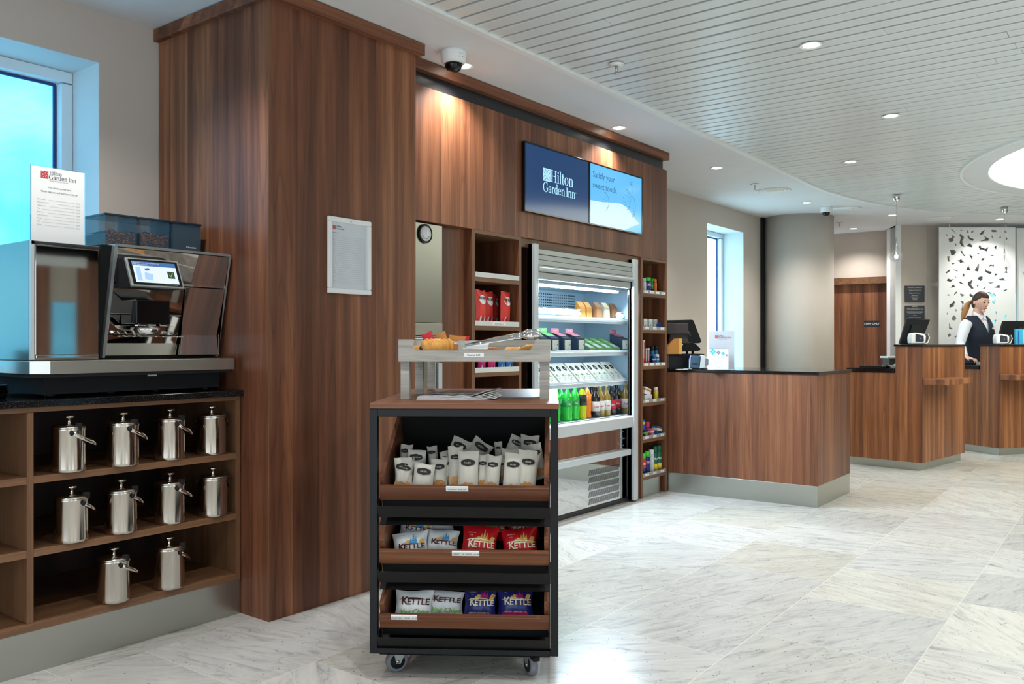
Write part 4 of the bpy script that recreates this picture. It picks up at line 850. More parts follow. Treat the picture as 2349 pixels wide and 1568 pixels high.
# pastries etc. in the crate (world placement through the crate frame)
CM = Matrix.Translation(e.location) @ Matrix.Rotation(TA, 4, 'Z')
pz = cz0+.0115
def crate_thing(name, loc, rz, label, cat, group=None): return empty(name, CM @ Vector(loc), TA+rz, label=label, cat=cat, group=group)
M['bake'] = mat('baked_crust', (206, 146, 66), .5, bump=.5, bscale=90, var=.35, vscale=40); M['baked'] = mat('dark_baked', (148, 88, 38), .5, var=.4, vscale=50); M['choc'] = mat('dark_chocolate', (40, 22, 18), .3)
p = crate_thing('chocolate_pastry', (-.145, -.25, pz), .35, 'golden pain au chocolat at the left front of the crate', 'pastry', 'pastries in the crate')
b = MB(); b.loft([((-.055, 0, .033), .020, .024, (1, 0, 0), (0, 1, 0)), ((-.045, 0, .034), .032, .030, (1, 0, 0), (0, 1, 0)), ((0, 0, .036), .036, .034, (1, 0, 0), (0, 1, 0)), ((.04, 0, .034), .033, .031, (1, 0, 0), (0, 1, 0)), ((.052, 0, .033), .020, .024, (1, 0, 0), (0, 1, 0))], 'bake', 18)
for k in range(6): x = -.04+k*.016; b.loft([((x, 0, .036), .0345, .0325, (1, .2, 0), (0, 1, 0)), ((x+.004, 0, .036), .0368, .0348, (1, .2, 0), (0, 1, 0)), ((x+.009, 0, .036), .034, .032, (1, .2, 0), (0, 1, 0))], 'bake', 18)
b.build('crust', p)
b = MB(); b.ball((-.056, .006, .036), .006, .008, .007, 'choc'); b.ball((-.056, -.010, .030), .006, .007, .006, 'choc'); b.build('chocolate_ends', p)
def crumb(name, loc, rz, s, label, m='bake'):
    p = crate_thing(name, loc, rz, label, 'pastry', 'pastries in the crate'); b = MB(); T = Matrix.Diagonal((s[0], s[1], s[2], 1))
    pts = [(-.9, -.35), (-.45, .25), (0, .45), (.45, .25), (.9, -.35)]
    b.loft([((x, y, .45), .05 if i in (0, 4) else .42+.1*(i == 2), .12 if i in (0, 4) else .44, (1, .8*(1-i/2), 0), (0, 1, 0)) for i, (x, y) in enumerate(pts)], m, 14, T); o = b.build('crust', p); return p
crumb('croissant', (-.222, -.22, pz), .2, (.026, .035, .05), 'pale croissant in the left corner of the crate')
crumb('croissant', (.03, -.24, pz), .1, (.075, .05, .045), 'seeded croissant under the tongs in the crate', 'baked')
crumb('croissant', (.20, -.25, pz), -.2, (.05, .04, .055), 'orange glazed croissant at the right end of the crate')
crumb('croissant', (.13, -.14, pz), .3, (.05, .04, .045), 'small croissant beneath the tong heads')
for i, (x, y, c, lb) in enumerate(((-.20, .08, 'lab_red', 'red striped snack packet standing at the back left of the crate'), (-.155, .10, 'bag_orange', 'orange snack packet in the crate beside the red ones'), (-.10, .09, 'bag_orange', 'orange and white wafer packet at the back of the crate'), (-.055, .10, 'lab_red', 'bright red wafer packet nearest the crate divider'))):
    if x > -.12: x = -.11
    w_, h_ = (.045, .092) if i < 2 else (.07, .074)
    S = bag_surf(w_, h_, .012, i+30); p = empty('snack_packet', CM @ Vector((x-.015*(i == 2), y+.03*i, pz+.012)), label=lb, cat='snack packet', group='snack packets at the back of the crate', rot=(D2R(-8), D2R([-24, -18, 6, 4][i]), TA)); b = MB(); bag_mesh(b, S, w_, h_, c, 8, 10)
    b.flat(text(['BAR', 'BAR', 'WAFER', 'WAFER'][i], .012, bold=.03), 'paper', lambda a, c2: S(a, .5*h_+c2, -1, .0012)); b.build('wrapper', p, norm=False)
# tongs
p = crate_thing('tongs', (.066, -cd+.022, cz1-.024), 0, 'steel serving tongs lying across the front of the crate', 'tongs')
for s_ in (0, 1):
    b = MB(); y0 = .0+s_*.03; T0 = Matrix.Identity(4)
    b.tube([(-.10, y0*.5+.006, .004), (0, y0+.006, .018+.008*s_), (.07, y0+.006, .030+.008*s_), (.10, y0+.006, .034+.008*s_)], [.006, .008, .009, .012], 'chrome', 10, flat=.35)
    b.ball((.135, y0+.01, .036+.012*s_), .036, .018, .014, 'chrome', 16, 8); b.build('arm', p, norm=False)
b = MB(); b.prism([(-.095, -.0), (-.005, .0), (.0, .028), (-.06, .02)], .001, .0035, 'paper', Matrix.Translation((.01, .012, .0)) @ Matrix.Rotation(.9, 4, 'X')); 
p2 = crate_thing('paper_slip', (.04, -cd+.022, cz1-.036), 0, 'white paper slip under the tongs', 'paper slip'); b.build('sheet', p2)
# newspapers on the trolley top
p = empty('newspaper_pile', TM @ Vector((.275, .26, .925)), TA-.06, label='loose pile of folded papers on the trolley top under the crate', cat='paper pile')
rq = random.Random(8)
for k in range(6):
    b = MB(); w_, d_ = .14-.004*k, .10; V = []; Fc = []; nx, ny = 14, 4; z0 = .0008+k*.0022
    for j in range(ny+1):
        for i in range(nx+1):
            u, v = i/nx, j/ny; lift = .016*max(0, u-.6)**2*6*(k+2)/6+.0035*math.sin(u*9+k)*u*(k > 3)
            V.append(((u-.5)*2*w_+.006*k*(v-.5), (v-.5)*2*d_+rq.uniform(-.0008, .0008), z0+abs(lift)))
    for j in range(ny):
        for i in range(nx): a = j*(nx+1)+i; Fc.append((a, a+1, a+nx+2, a+nx+1))
    b.geo(V, Fc, 'paper' if k < 5 else col('newsprint', (196, 196, 194), .7)); o = b.build('sheet', p, smooth=True, mods=[('SOLIDIFY', dict(thickness=.0015, offset=1))])
    if k == 5:
        q = MB()
        for (x0, y0, x1, y1) in ((-.12, -.07, -.04, -.066), (-.12, -.055, -.05, -.05), (-.03, -.08, 0, -.02), (.02, -.07, .05, .0), (-.12, -.02, -.06, .05)): q.flat(R_(x0, y0, x1, y1), 'inkg', lambda a, c2: Vector((a, c2, z0+.0075)))
        q.build('print', o, norm=False)

# nut pouches in the top tray  (x centre, top, width in px; lean; row depth)
M['pouch'] = mat('grey_pouch', (196, 191, 178), .45, spec=.4); M['nuts'] = mat('nuts_in_window', (196, 146, 88), .5, bump=1., bscale=140, var=.45, vscale=110)
def nut_pouch(px, pt, wpx, lean, y, label, k, dark=False, z0=tz[0]):
    P = tl(px, pt, y+.02); w = min(.085, wpx*(2.86+y)/FPX); zf = z0-.028+(y+.012-.022)*math.tan(TILT)+.006+abs(math.sin(D2R(lean)))*w/2; h = max(.09, min(.165, (P.z-zf)*1.02))
    zb = zf
    S = bag_surf(w, h, .032, k, .07, amp=1.7); P.x = max(.062+w/2, min(TW-.062-w/2, P.x)); e = empty('nut_pouch', TM @ Vector((P.x-math.sin(D2R(lean))*h, y+.0, zb)), label=label, cat='nut pouch', group='grey pouches of nuts in the top tray')
    e.rotation_euler = (Matrix.Rotation(TA, 4, 'Z') @ Matrix.Rotation(D2R(lean), 4, 'Y') @ Matrix.Rotation(D2R(-9), 4, 'X') @ Matrix.Rotation(D2R((k*37 % 30)-15)*.5, 4, 'Z')).to_euler()
    b = MB(); bag_mesh(b, S, w, h, 'pouch', 10, 12); b.build('pouch', e, norm=False)
    b = MB(); s_ = w/.085; hx = [(-.031*s_, 0), (-.026*s_, .0095), (0, .0145), (.026*s_, .0095), (.031*s_, 0), (.026*s_, -.0095), (0, -.0145), (-.026*s_, -.0095)]
    zc = h*.74; b.flat(([(0, 0)]+hx, [(0, i+1, (i+1) % 8+1) for i in range(8)]), 'matblk', lambda a, c: S(a, zc+c*s_, -1, .0032)); b.flat(text('HUSK', .0062*s_, bold=.01, sx=1.3), 'pouch', lambda a, c: S(a, zc-.003+c, -1, .0056))
    b.flat(text('No Added 100% Nuts', .0030, sx=.8), 'inkg', lambda a, c: S(a*s_, h*.27+c, -1, .0022)); b.flat(R_(-.36*w, h*.33, .36*w, h*.335), 'inkg', lambda a, c: S(a, c, -1, .0016)); b.build('print', e, norm=False)
    b = MB(); V = []; Fc = []; nx = 10
    for j in range(5):
        for i in range(nx+1): u = (i/nx-.5)*2; top = h*(.23-.05*u*u+.012*math.sin(9*u+k)); V.append(S(u*w*.4, .012+(top*1.35-.012)*j/4, -1, .0012))
    for j in range(4):
        for i in range(nx): a = j*(nx+1)+i; Fc.append((a, a+1, a+nx+2, a+nx+1))
    b.geo(V, Fc, 'nuts', smooth=True); b.build('nut_window', e, norm=False)
zz = lambda a, b_: (860+a*.1831, 960+b_*.1831)
NP = [(290, 485, 235, -3, .085, 'nut pouch at the far left of the top tray, wrinkled'), (545, 388, 240, 4, .15, 'nut pouch standing behind the left group, logo well clear of the front pouches'), (420, 505, 190, 14, .08, 'nut pouch leaning right, second from left in front'), (640, 555, 265, 7, .065, 'low slumped nut pouch in front, third from left'),
      (800, 505, 210, -2, .10, 'plain topped nut pouch behind the slumped one'), (330, 455, 160, 2, .20, 'nut pouch tucked behind the far left one, only its top showing'), (720, 440, 130, -6, .19, 'small dark pouch top between the left pouches'), (900, 465, 130, -9, .12, 'narrow nut pouch leaning left, left of the centre'),
      (1000, 345, 190, -4, .10, 'tall nut pouch just left of the centre one, nuts showing high'), (1110, 225, 250, 22, .20, 'tilted nut pouch, high behind the centre'), (1172, 408, 262, 0, .065, 'upright nut pouch at the centre front above the price label'), (1380, 285, 270, 34, .21, 'strongly tilted nut pouch behind, right of the centre'),
      (1345, 440, 150, -1, .09, 'nut pouch directly right of the centre one, half hidden'), (1490, 448, 195, 4, .075, 'nut pouch right of centre with pale nuts at its foot'), (1590, 505, 110, 3, .13, 'narrow nut pouch in the gap right of centre'), (1730, 430, 235, 2, .055, 'creased nut pouch, third from the right in front'),
      (1715, 372, 220, 1, .14, 'nut pouch behind the creased one, only its top edge showing'), (1950, 395, 235, 6, .065, 'front nut pouch second from right with brown nuts'), (2110, 450, 130, 7, .085, 'slim nut pouch at the far right front'), (2030, 200, 235, 5, .22, 'tallest nut pouch at the back right'),
      (2105, 300, 160, -14, .15, 'nut pouch leaning left at the right tray wall'), (1810, 325, 200, 24, .24, 'dark nut pouch lying back, right of centre'), (850, 520, 110, -14, .16, 'thin nut pouch edge left of the tall ones'), (1555, 400, 100, 0, .22, 'small dark pouch top behind, right of centre')]
for k, (a, c, w_, ln, y, lb) in enumerate(NP): nut_pouch(zz(a, c)[0], zz(a, c)[1], w_*.1831, ln, y, lb, k)

# crisp bags
M['cw'] = mat('crisp_bag_white', (240, 241, 238), .38, spec=.5); M['cr'] = mat('crisp_bag_red', (196, 22, 32), .34, spec=.5); M['cn'] = mat('crisp_bag_navy', (34, 38, 110), .34, spec=.5)
M['maroon'] = mat('print_maroon', (84, 30, 30), .5); M['sky'] = mat('print_sky', (50, 150, 205), .5); M['gold'] = mat('print_gold', (224, 178, 90), .5); M['limeg'] = mat('print_lime', (124, 196, 60), .5); M['magenta'] = mat('print_magenta', (190, 30, 110), .5); M['creamp'] = mat('print_cream', (240, 232, 200), .5)
def kettle(px, pt, wpx, y, z0, kind, label, k, lean=0, yaw=0, dz=0.):
    P = tl(px, pt, y+.02); w = wpx*(2.86+y)/FPX; zf = z0-.045+(y+.020-.022)*math.tan(TILT)+.006; zb = zf; h = min(.155, max(.08, (P.z-zf)*1.08)); kv = h/.13
    w *= .93; S = bag_surf(w, h, .055, k+60, .13, amp=1.3); P.x = max(.062+w/2, min(TW-.062-w/2, P.x)); e = empty('crisp_bag', TM @ Vector((P.x, y, zb)), label=label, cat='crisp bag', group='bags of crisps on the trolley')
    e.rotation_euler = (Matrix.Rotation(TA+D2R(yaw), 4, 'Z') @ Matrix.Rotation(D2R(lean), 4, 'Y') @ Matrix.Rotation(D2R(-20), 4, 'X')).to_euler()
    base, ink = {'w': ('cw', 'maroon'), 'v': ('cw', 'maroon'), 'r': ('cr', 'creamp'), 'n': ('cn', 'creamp')}[kind]
    b = MB(); bag_mesh(b, S, w, h, base, 14, 14); b.build('bag', e, norm=False); s_ = w/.13
    b = MB(); f = lambda dx, dy, e_=.0034: (lambda a, c: S(dx+a, dy+c*kv, -1, e_))
    yb = {'w': .36, 'r': .36, 'v': .54, 'n': .46}[kind]*h
    if kind == 'n': b.flat(join(*[R_(-.36*w+i*.072*w, .0, -.36*w+(i+1)*.072*w, .17*h) for i in range(10)]), 'magenta', f(0, .10*h, .0022)); b.flat(text('100% OF CHANCES TO', .006*s_, bold=.01), 'creamp', f(0, .23*h, .0036))
    b.flat(text('K', .031*s_, 'l', .02, .85), ink, f(-.31*w, yb)); b.flat(text('ETTLE', .024*s_, 'l', .02, .92), ink, f(-.31*w+.021*s_, yb)); b.flat(arc(-.02*w, yb+.026*s_, .05*s_, .012*s_, .05*s_, .009*s_, 20, 165, 12), ink, f(0, 0, .0036))
    if kind == 'v': b.flat(text('Veg Chips', .021*s_, bold=.008, shear=.25, sx=.9), 'limeg', f(.04*w, yb-.030*s_))
    else:
        pc = {'w': 'sky', 'r': 'gold', 'n': 'magenta'}[kind]; x0 = .14*w
        for j, (dx, hh, ww) in enumerate(((-.010, .030, .006), (0, .046, .007), (.009, .034, .006))):
            for q_ in range(5): t0, t1 = q_/5, (q_+.85)/5; b.flat(P2([(dx-ww*(1-t0), hh*t0), (dx+ww*(1-t0), hh*t0), (dx+ww*(1-t1), hh*t1), (dx-ww*(1-t1), hh*t1)]), pc, f(x0, yb+.024*h/.13, .0030))
        for (dx, dy) in ((-.022, .034), (.03, .036), (.026, .024), (-.03, .028)): b.flat(P2([(dx-.009, dy-.006), (dx+.008, dy-.008), (dx+.011, dy+.004), (dx-.002, dy+.008)]), 'gold', f(x0, yb, .0024))
        b.flat(text('EXPERIENCE', .0036*s_, 'l', .0), ink if kind != 'w' else 'redl', f(-.33*w, yb+.047*s_)); b.flat(text('TASTE', .0032*s_, 'l', .0), ink if kind != 'w' else 'redl', f(-.29*w, yb+.038*s_))
    b.build('print', e, norm=False)
zq = lambda a, b_: (820+a*.2793, 1130+b_*.2793)
KB = [(370, 330, 330, .078, 1, 'w', 'white crisp bag, front left in the middle tray', -8, 0), (690, 335, 310, .108, 1, 'w', 'white crisp bag, front, second from left in the middle tray', 4, 0), (395, 235, 320, .17, 1, 'w', 'white crisp bag behind, at the left of the middle tray', 3, 0), (680, 232, 260, .21, 1, 'w', 'white crisp bag behind, second from left in the middle tray', 0, 0),
      (990, 285, 330, .078, 1, 'r', 'red crisp bag, front, left one of two in the middle tray', 4, 0), (1400, 300, 330, .078, 1, 'r', 'red crisp bag at the right front of the middle tray', -6, 0), (1090, 235, 310, .17, 1, 'r', 'red crisp bag behind, left of the other rear red bag', 0, 0), (1390, 240, 300, .18, 1, 'r', 'red crisp bag behind, at the right of the middle tray', 0, 0),
      (385, 810, 350, .078, 2, 'v', 'white vegetable crisp bag at the far left of the bottom tray', 0, 0), (715, 812, 345, .108, 2, 'v', 'white vegetable crisp bag, second from left in the bottom tray', 3, 0), (1005, 790, 300, .085, 2, 'n', 'navy crisp bag with a folded top in the bottom tray', 0, 0), (1300, 792, 335, .095, 2, 'n', 'navy crisp bag at the right of the bottom tray', 0, 0)]
for k, (a, c, w_, y, ti, kd, lb, ln, yw) in enumerate(KB): kettle(zq(a, c)[0], zq(a, c)[1], w_*.2793, y, tz[ti], kd, lb, k, ln, yw)

# ================================================================== snack bay bags
def simple_bag(name, x, y, z, w, h, base, label, cat, group, k, word, wc, blob, rz=0, lean=0, t=.045):
    S = bag_surf(w, h, t, k+200, .07); e = empty(name, (x, y, z), label=label, cat=cat, group=group); e.rotation_euler = (0, D2R(lean), D2R(rz))
    b = MB(); bag_mesh(b, S, w, h, base, 10, 12); b.build('bag', e, norm=False); b = MB()
    if blob: b.flat(([(0, 0)]+[(w*.33*math.cos(a*math.pi/8), h*.13*math.sin(a*math.pi/8)) for a in range(16)], [(0, i+1, (i+1) % 16+1) for i in range(16)]), blob, lambda a, c: S(a, h*.72+c, -1, .0012))
    b.flat(text(word, h*.085, bold=.02, sx=.8), wc, lambda a, c: S(a, h*.72+c, -1, .0024))
    for j, c_ in enumerate(('paper', 'magenta', 'creamp')): b.flat(P2([(-w*.3+j*w*.2, .04*h), (-w*.12+j*w*.2, .04*h), (-w*.16+j*w*.2, .26*h), (-w*.26+j*w*.2, .24*h)]), c_, lambda a, c: S(a, c+.02*h, -1, .0014))
    b.build('print', e, norm=False)
col('bag_coral', (222, 62, 52), .4); col('bag_pink', (220, 40, 130), .4); col('bag_blue', (50, 130, 200), .4)
z = 1.2225
for k, (px, y, lb) in enumerate(((1102, 3.06, 'red popcorn bag at the left of the snack shelf'), (1119, 3.13, 'red popcorn bag second from left on the snack shelf'), (1139, 3.20, 'red popcorn bag set back in the middle of the snack shelf'), (1158, 3.07, 'red popcorn bag standing apart at the right of the snack shelf'))): simple_bag('popcorn_bag', at(px, y), y, z, .108, .205, 'bag_coral', lb, 'popcorn bag', 'red popcorn bags', k, 'PROPER', 'ink', 'paper', 8)
z = .9615
for k, (px, y, c, lb) in enumerate(((1104, 3.08, 'bag_pink', 'pink sweet bag at the left of the lower snack shelf'), (1127, 3.08, 'bag_pink', 'pink sweet bag second from left on the lower snack shelf'), (1150, 3.09, 'bag_blue', 'blue and pink sweet bag on the lower snack shelf'), (1168, 3.08, 'bag_blue', 'blue sweet bag at the right of the lower snack shelf'))): simple_bag('sweet_bag', at(px, y), y, z, .062, .15, c, lb, 'sweet bag', 'sweet bags', k+9, 'SWEETS', 'paper', None)

# ================================================================== toiletries tower items
def item_box(name, x, y, z, w, d, h, c, label, cat, word=None, c2=None, wc='paper', rz=0, lean=0, group='toiletries in the narrow tower'):
    e = empty(name, (x, y, z), label=label, cat=cat, group=group); e.rotation_euler = (0, D2R(lean), D2R(rz)); b = MB(); b.box(-w/2, 0, 0, w/2, d, h, c)
    if c2: b.box(-w/2-.0004, -.0006, h*.55, w/2+.0004, d, h*.8, c2)
    if word: b.flat(text(word, min(h*.2, w*.9/len(word)), bold=.01), wc, lambda a, q: Vector((a, -.0014, h*.35+q)))
    b.build('carton', e, norm=False); return e
def item_can(name, x, y, z, r, h, c, cap, label, cat, word=None, c2=None, up=False, group='toiletries in the narrow tower'):
    e = empty(name, (x, y, z), label=label, cat=cat, group=group); b = MB(); b.lathe([(r*.95, 0), (r, .003), (r, h*.74), (r*.92, h*.78)], c, n=18)
    if c2: b.lathe([(r*1.01, h*.1), (r*1.01, h*.35)], c2, n=18)
    if word: b.flat(text(word, r*.7, bold=.02), 'paper', lambda a, q: Vector((1.03*r*math.cos(-2.25+a/r), 1.03*r*math.sin(-2.25+a/r), h*.5+q)))
    b.build('body', e, norm=False); b = MB(); b.lathe([(r*.9, h*.78), (r*.9, h*.97), (r*.7, h), (0, h)], cap, n=18); b.build('cap', e, norm=False); return e
col('t_navy', (24, 40, 110), .35); col('t_lime', (70, 210, 60), .35); col('t_org', (236, 120, 40), .4); col('t_grn', (20, 90, 66), .35); col('t_yel', (226, 200, 50), .4); col('t_red', (214, 40, 44), .35); col('t_sil', (200, 204, 208), .35); col('t_purp', (96, 40, 130), .3); col('t_ice', (40, 110, 160), .25); col('t_pink', (226, 90, 140), .4); col('t_blue', (40, 90, 190), .4); col('t_white', (230, 232, 232), .4)
X = lambda px, y: at(px, y)
z = TZ[0]+.0006; y = 3.06
item_can('deodorant', X(1476, y), y, z, .02, .115, 't_sil', 't_sil', 'silver aerosol at the left of the top tower shelf', 'toiletry')
item_can('shaving_gel', X(1486, y), y, z, .024, .125, 't_navy', 't_lime', 'navy can with green cap, left one of two on the top tower shelf', 'toiletry', 'GEL')
item_can('shaving_gel', X(1497, y+.03), y+.03, z, .024, .125, 't_lime', 't_lime', 'all green can beside the navy can on the top tower shelf', 'toiletry', 'GEL', 't_navy')
item_can('lip_balm', X(1503, y), y, z, .012, .12, 't_org', 't_org', 'slim orange tube on the top tower shelf', 'toiletry')
item_box('sewing_kit', X(1511, y), y, z, .05, .04, .02, 'matblk', 'small dark packet on the top tower shelf', 'toiletry')
z = TZ[1]+.0006
for i, px in enumerate((1481, 1493, 1505)): item_box('tissue_box', X(px, y+.03), y+.03, z, .052, .05, .085, 't_white', 'white carton with green mark, %s of three on the second tower shelf' % ['left', 'middle', 'right'][i], 'carton', 'A', 'film', 't_grn')
item_box('wipe_pack', X(1477, y-.02), y-.02, z, .035, .02, .03, 't_pink', 'pink pack at the left of the second tower shelf', 'toiletry'); item_box('soap_pack', X(1488, y-.02), y-.02, z, .05, .02, .022, 'limeg', 'pale green soap pack before the white cartons', 'toiletry'); item_box('cream_tube', X(1515, y), y, z, .02, .02, .06, 't_blue', 'small blue and white tube at the right of the second tower shelf', 'toiletry')
z = TZ[2]+.0006
for i, px in enumerate((1473, 1478, 1484, 1489)):
    e = empty('toothbrush_pack', (X(px, y-.01), y-.01, z), label='toothbrush in clear pack, %s on the third tower shelf' % ['leftmost', 'second', 'third', 'fourth'][i], cat='toothbrush', group='toothbrush packs'); h = .19 if i < 2 else .13
    b = MB(); b.box(-.01, 0, 0, .01, .006, h, 'film'); b.build('pack', e); b = MB(); b.tube([(0, -.003, .01), (0, -.003, h*.6), (0, -.003, h*.95)], [.004, .003, .0045], 't_red' if i % 2 else 't_blue', 8); b.box(-.009, -.002, 0, .009, -.0005, h*.3, 't_red'); b.build('toothbrush', e)
for px, c, cp, h, lb in ((1496, 't_ice', 'matblk', .145, 'tall mouthwash bottle with black cap, left of the three'), (1505, 't_ice', 'matblk', .15, 'tall mouthwash bottle behind, middle of the three'), (1515, 't_purp', 'matblk', .145, 'purple mouthwash bottle with black cap'), (1499, 't_navy', 't_ice', .085, 'small dark blue mouthwash bottle in front, left'), (1507, 't_ice', 't_white', .085, 'small blue mouthwash bottle with white cap in front')):
    yy = y+.03 if h > .1 else y-.01; item_can('mouthwash', X(px, yy), yy, z, .017, h, c, cp, lb+' on the third tower shelf', 'mouthwash', 'MINT')
z = TZ[3]+.0006
item_box('tissue_pack', X(1485, y), y-.01, z, .105, .05, .055, 't_white', 'white carton with blue lettering and orange swoosh on the fourth tower shelf', 'carton', 'WIPES', None, 't_blue'); item_box('tissue_pack', X(1484, y), y-.005, z+.056, .095, .045, .05, 't_white', 'white carton stacked tilted on top of the lettered one', 'carton', None, 'bag_orange', lean=14)
item_can('lotion_bottle', X(1504, y), y, z, .017, .105, 't_yel', 't_white', 'yellow lotion bottle with white cap on the fourth tower shelf', 'toiletry'); item_box('lotion_carton', X(1513, y+.02), y+.02, z, .035, .03, .075, 'kraftw', 'cream carton behind the lotion on the fourth tower shelf', 'carton'); item_box('tea_box', X(1478, y+.12), y+.12, z, .08, .06, .13, col('t_dk', (70, 70, 72), .5), 'dark grey carton at the back of the fourth tower shelf', 'carton')
z = TZ[4]+.0006
item_box('tampon_box', X(1480, y), y-.01, z, .06, .05, .062, 't_navy', 'blue carton with green splash on the fifth tower shelf', 'carton', 'TAMPAX', 'limeg'); item_box('tampon_box', X(1476, y), y+.0, z+.063, .04, .04, .075, 't_blue', 'blue carton standing on the green splashed one', 'carton', None, 't_yel')
item_box('liner_pack', X(1494, y), y-.01, z, .055, .05, .065, 't_pink', 'pink pack with white lettering on the fifth tower shelf', 'toiletry', 'daily', 't_white'); item_box('towel_pack', X(1487, y+.05), y+.05, z+.066, .04, .03, .04, 't_pink', 'small pink pack wedged behind on the fifth tower shelf', 'toiletry')
item_box('towel_pack', X(1510, y), y-.01, z, .085, .045, .072, 't_ice', 'blue pack with oval cream label leaning on the fifth tower shelf', 'toiletry', 'Night', 'creamp', 'ink', lean=10)
z = TZ[5]+.0006
for px, c, cp, h, lb, wd in ((1475, 't_red', 't_lime', .165, 'red and navy can with green cap at the left of the lowest tower shelf', 'GEL'), (1484, 't_navy', 't_lime', .175, 'navy shaving can with green cap on the lowest tower shelf', 'GEL'), (1494, 't_sil', 't_white', .18, 'silver shaving can on the lowest tower shelf', 'G'), (1502, 't_grn', 't_grn', .20, 'dark green spray can, left of the pair on the lowest tower shelf', 'SPRAY'), (1511, 't_grn', 't_grn', .20, 'dark green spray can, right of the pair on the lowest tower shelf', 'SPRAY')):
    item_can('shaving_can', X(px, y), y, z, .022, h, c, cp, lb, 'aerosol can', wd, 't_yel' if c == 't_grn' else ('t_navy' if c == 't_red' else None))

# ================================================================== COFFEE CORNER
t = empty('shelf_unit', (1.1, 3.057, 0), label='walnut open shelf unit with steel plinth below the coffee machine', cat='shelf unit'); L_ = TL(t)
CXA, CXB, CY0, CY1 = .20, 2.106, 3.057, 3.64
def bd(name, *a, m='edge', bev=.001): b = MB(); b.box(*a, m, L_); return b.build(name, t, bevel=bev)
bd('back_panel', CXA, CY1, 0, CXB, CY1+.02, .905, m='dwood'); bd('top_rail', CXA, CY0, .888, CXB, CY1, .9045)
bd('side_panel', 2.085, CY0, .144, CXB, CY1, .8875, m='edgez'); bd('side_panel', CXA, CY0, .144, CXA+.02, CY1, .8875, m='edgez')
bd('partition', 1.270, CY0, .1725, 1.292, CY1, .8875, m='edgez')
for a, b_ in ((1.2922, 2.0848), (CXA+.02, 1.2698)): bd('shelf', a, CY0, .645, b_, CY1, .670); bd('shelf', a, CY0, .395, b_, CY1, .420)
bd('bottom_board', CXA, CY0, .144, 2.0848, CY1, .172)
bd('plinth', CXA, CY0+.004, 0, CXB, CY0+.02, .1435, m='kick')
o = empty('worktop', (1.1, 3.35, .905), label='black granite worktop over the walnut shelf unit', cat='worktop'); b = MB(); b.box(CXA-1.1, 3.035-3.35, .0005, 2.107-1.1, YW-.004-3.35, .0245, 'granite'); b.build('slab', o, bevel=.002)
WZ = .9297
# ice buckets
def bucket(label):
    t = empty('ice_bucket', label=label, cat='ice bucket', group='steel ice buckets on the shelves'); r = .0575
    b = MB(); b.lathe([(r*.94, 0), (r*.985, .004), (r, .012), (r, .146), (r*1.03, .149), (r*1.03, .153), (r*.99, .155)], 'bucket', n=40); b.build('body', t, norm=False)
    b = MB(); b.lathe([(r*1.02, .1555), (r*.98, .160), (r*.75, .166), (r*.3, .169), (.007, .170), (0, .170)], 'bucket', n=40); o = b.build('lid', t, norm=False)
    b = MB(); b.lathe([(.009, .169), (.006, .173), (.006, .182), (.016, .188), (.019, .192), (.017, .1965), (0, .198)], 'bucket', n=24); b.build('knob', o, norm=False)
    b = MB(); pts = []
    for k in range(13): a = math.pi*k/12; pts.append((r*1.03*math.sin(a)*.98+.0, r*1.07*math.cos(a), .138-.046*math.sin(a)*1.0))
    V = []; Fc = []
    for x, y, z in pts:
        s_ = math.sin(math.acos(max(-1, min(1, y/(r*1.07))))); x2 = x+.030*s_; V += [(x2, y, z+.008), (x2+.001, y*1.02, z-.008)]
    for k in range(12): Fc.append((2*k, 2*k+1, 2*k+3, 2*k+2))
    b.geo(V, Fc, 'bucket', smooth=True)
    for sg in (1, -1): b.ball((0, sg*r*1.06, .138), .008, .006, .009, 'blackm', 10, 6)
    b.build('handle', t, norm=False, mods=[('SOLIDIFY', dict(thickness=.002))]); b = MB(); b.box(-.007, -r-.004, .15, .007, -r*.7, .172, 'blackm', Matrix.Rotation(.5, 4, 'Z')); b.build('lid_tab', t, bevel=.002); return t
BK = [(137, 1087, .6702, 'far left on the top shelf', -.9), (264, 1073, .6702, 'second from left on the top shelf', -.35), (375, 1058, .6702, 'third from left on the top shelf', -.3), (473, 1046, .6702, 'at the right end of the top shelf', 2.4),
      (143, 1250, .4202, 'far left on the middle shelf', .6), (260, 1229, .4202, 'second from left on the middle shelf', .5), (375, 1206, .4202, 'third from left on the middle shelf', -.3), (476, 1189, .4202, 'at the right end of the middle shelf', 2.4),
      (243, 1389, .1722, 'left one of two on the bottom shelf', -.3), (373, 1357, .1722, 'right one of two on the bottom shelf', .55)]
b0 = None
for px, py, z, lb, a in BK:
    p = F(px, py-1, z)+FW*.062; a = TH-math.pi/2+.95+a*.35; s = 'lidded steel ice bucket, '+lb
    p.x = min(p.x, 2.015)
    if b0 is None: b0 = bucket(s); b0.location = (p.x, p.y, z); b0.rotation_euler = (0, 0, a)
    else: dup(b0, (p.x, p.y, z), a, label=s)

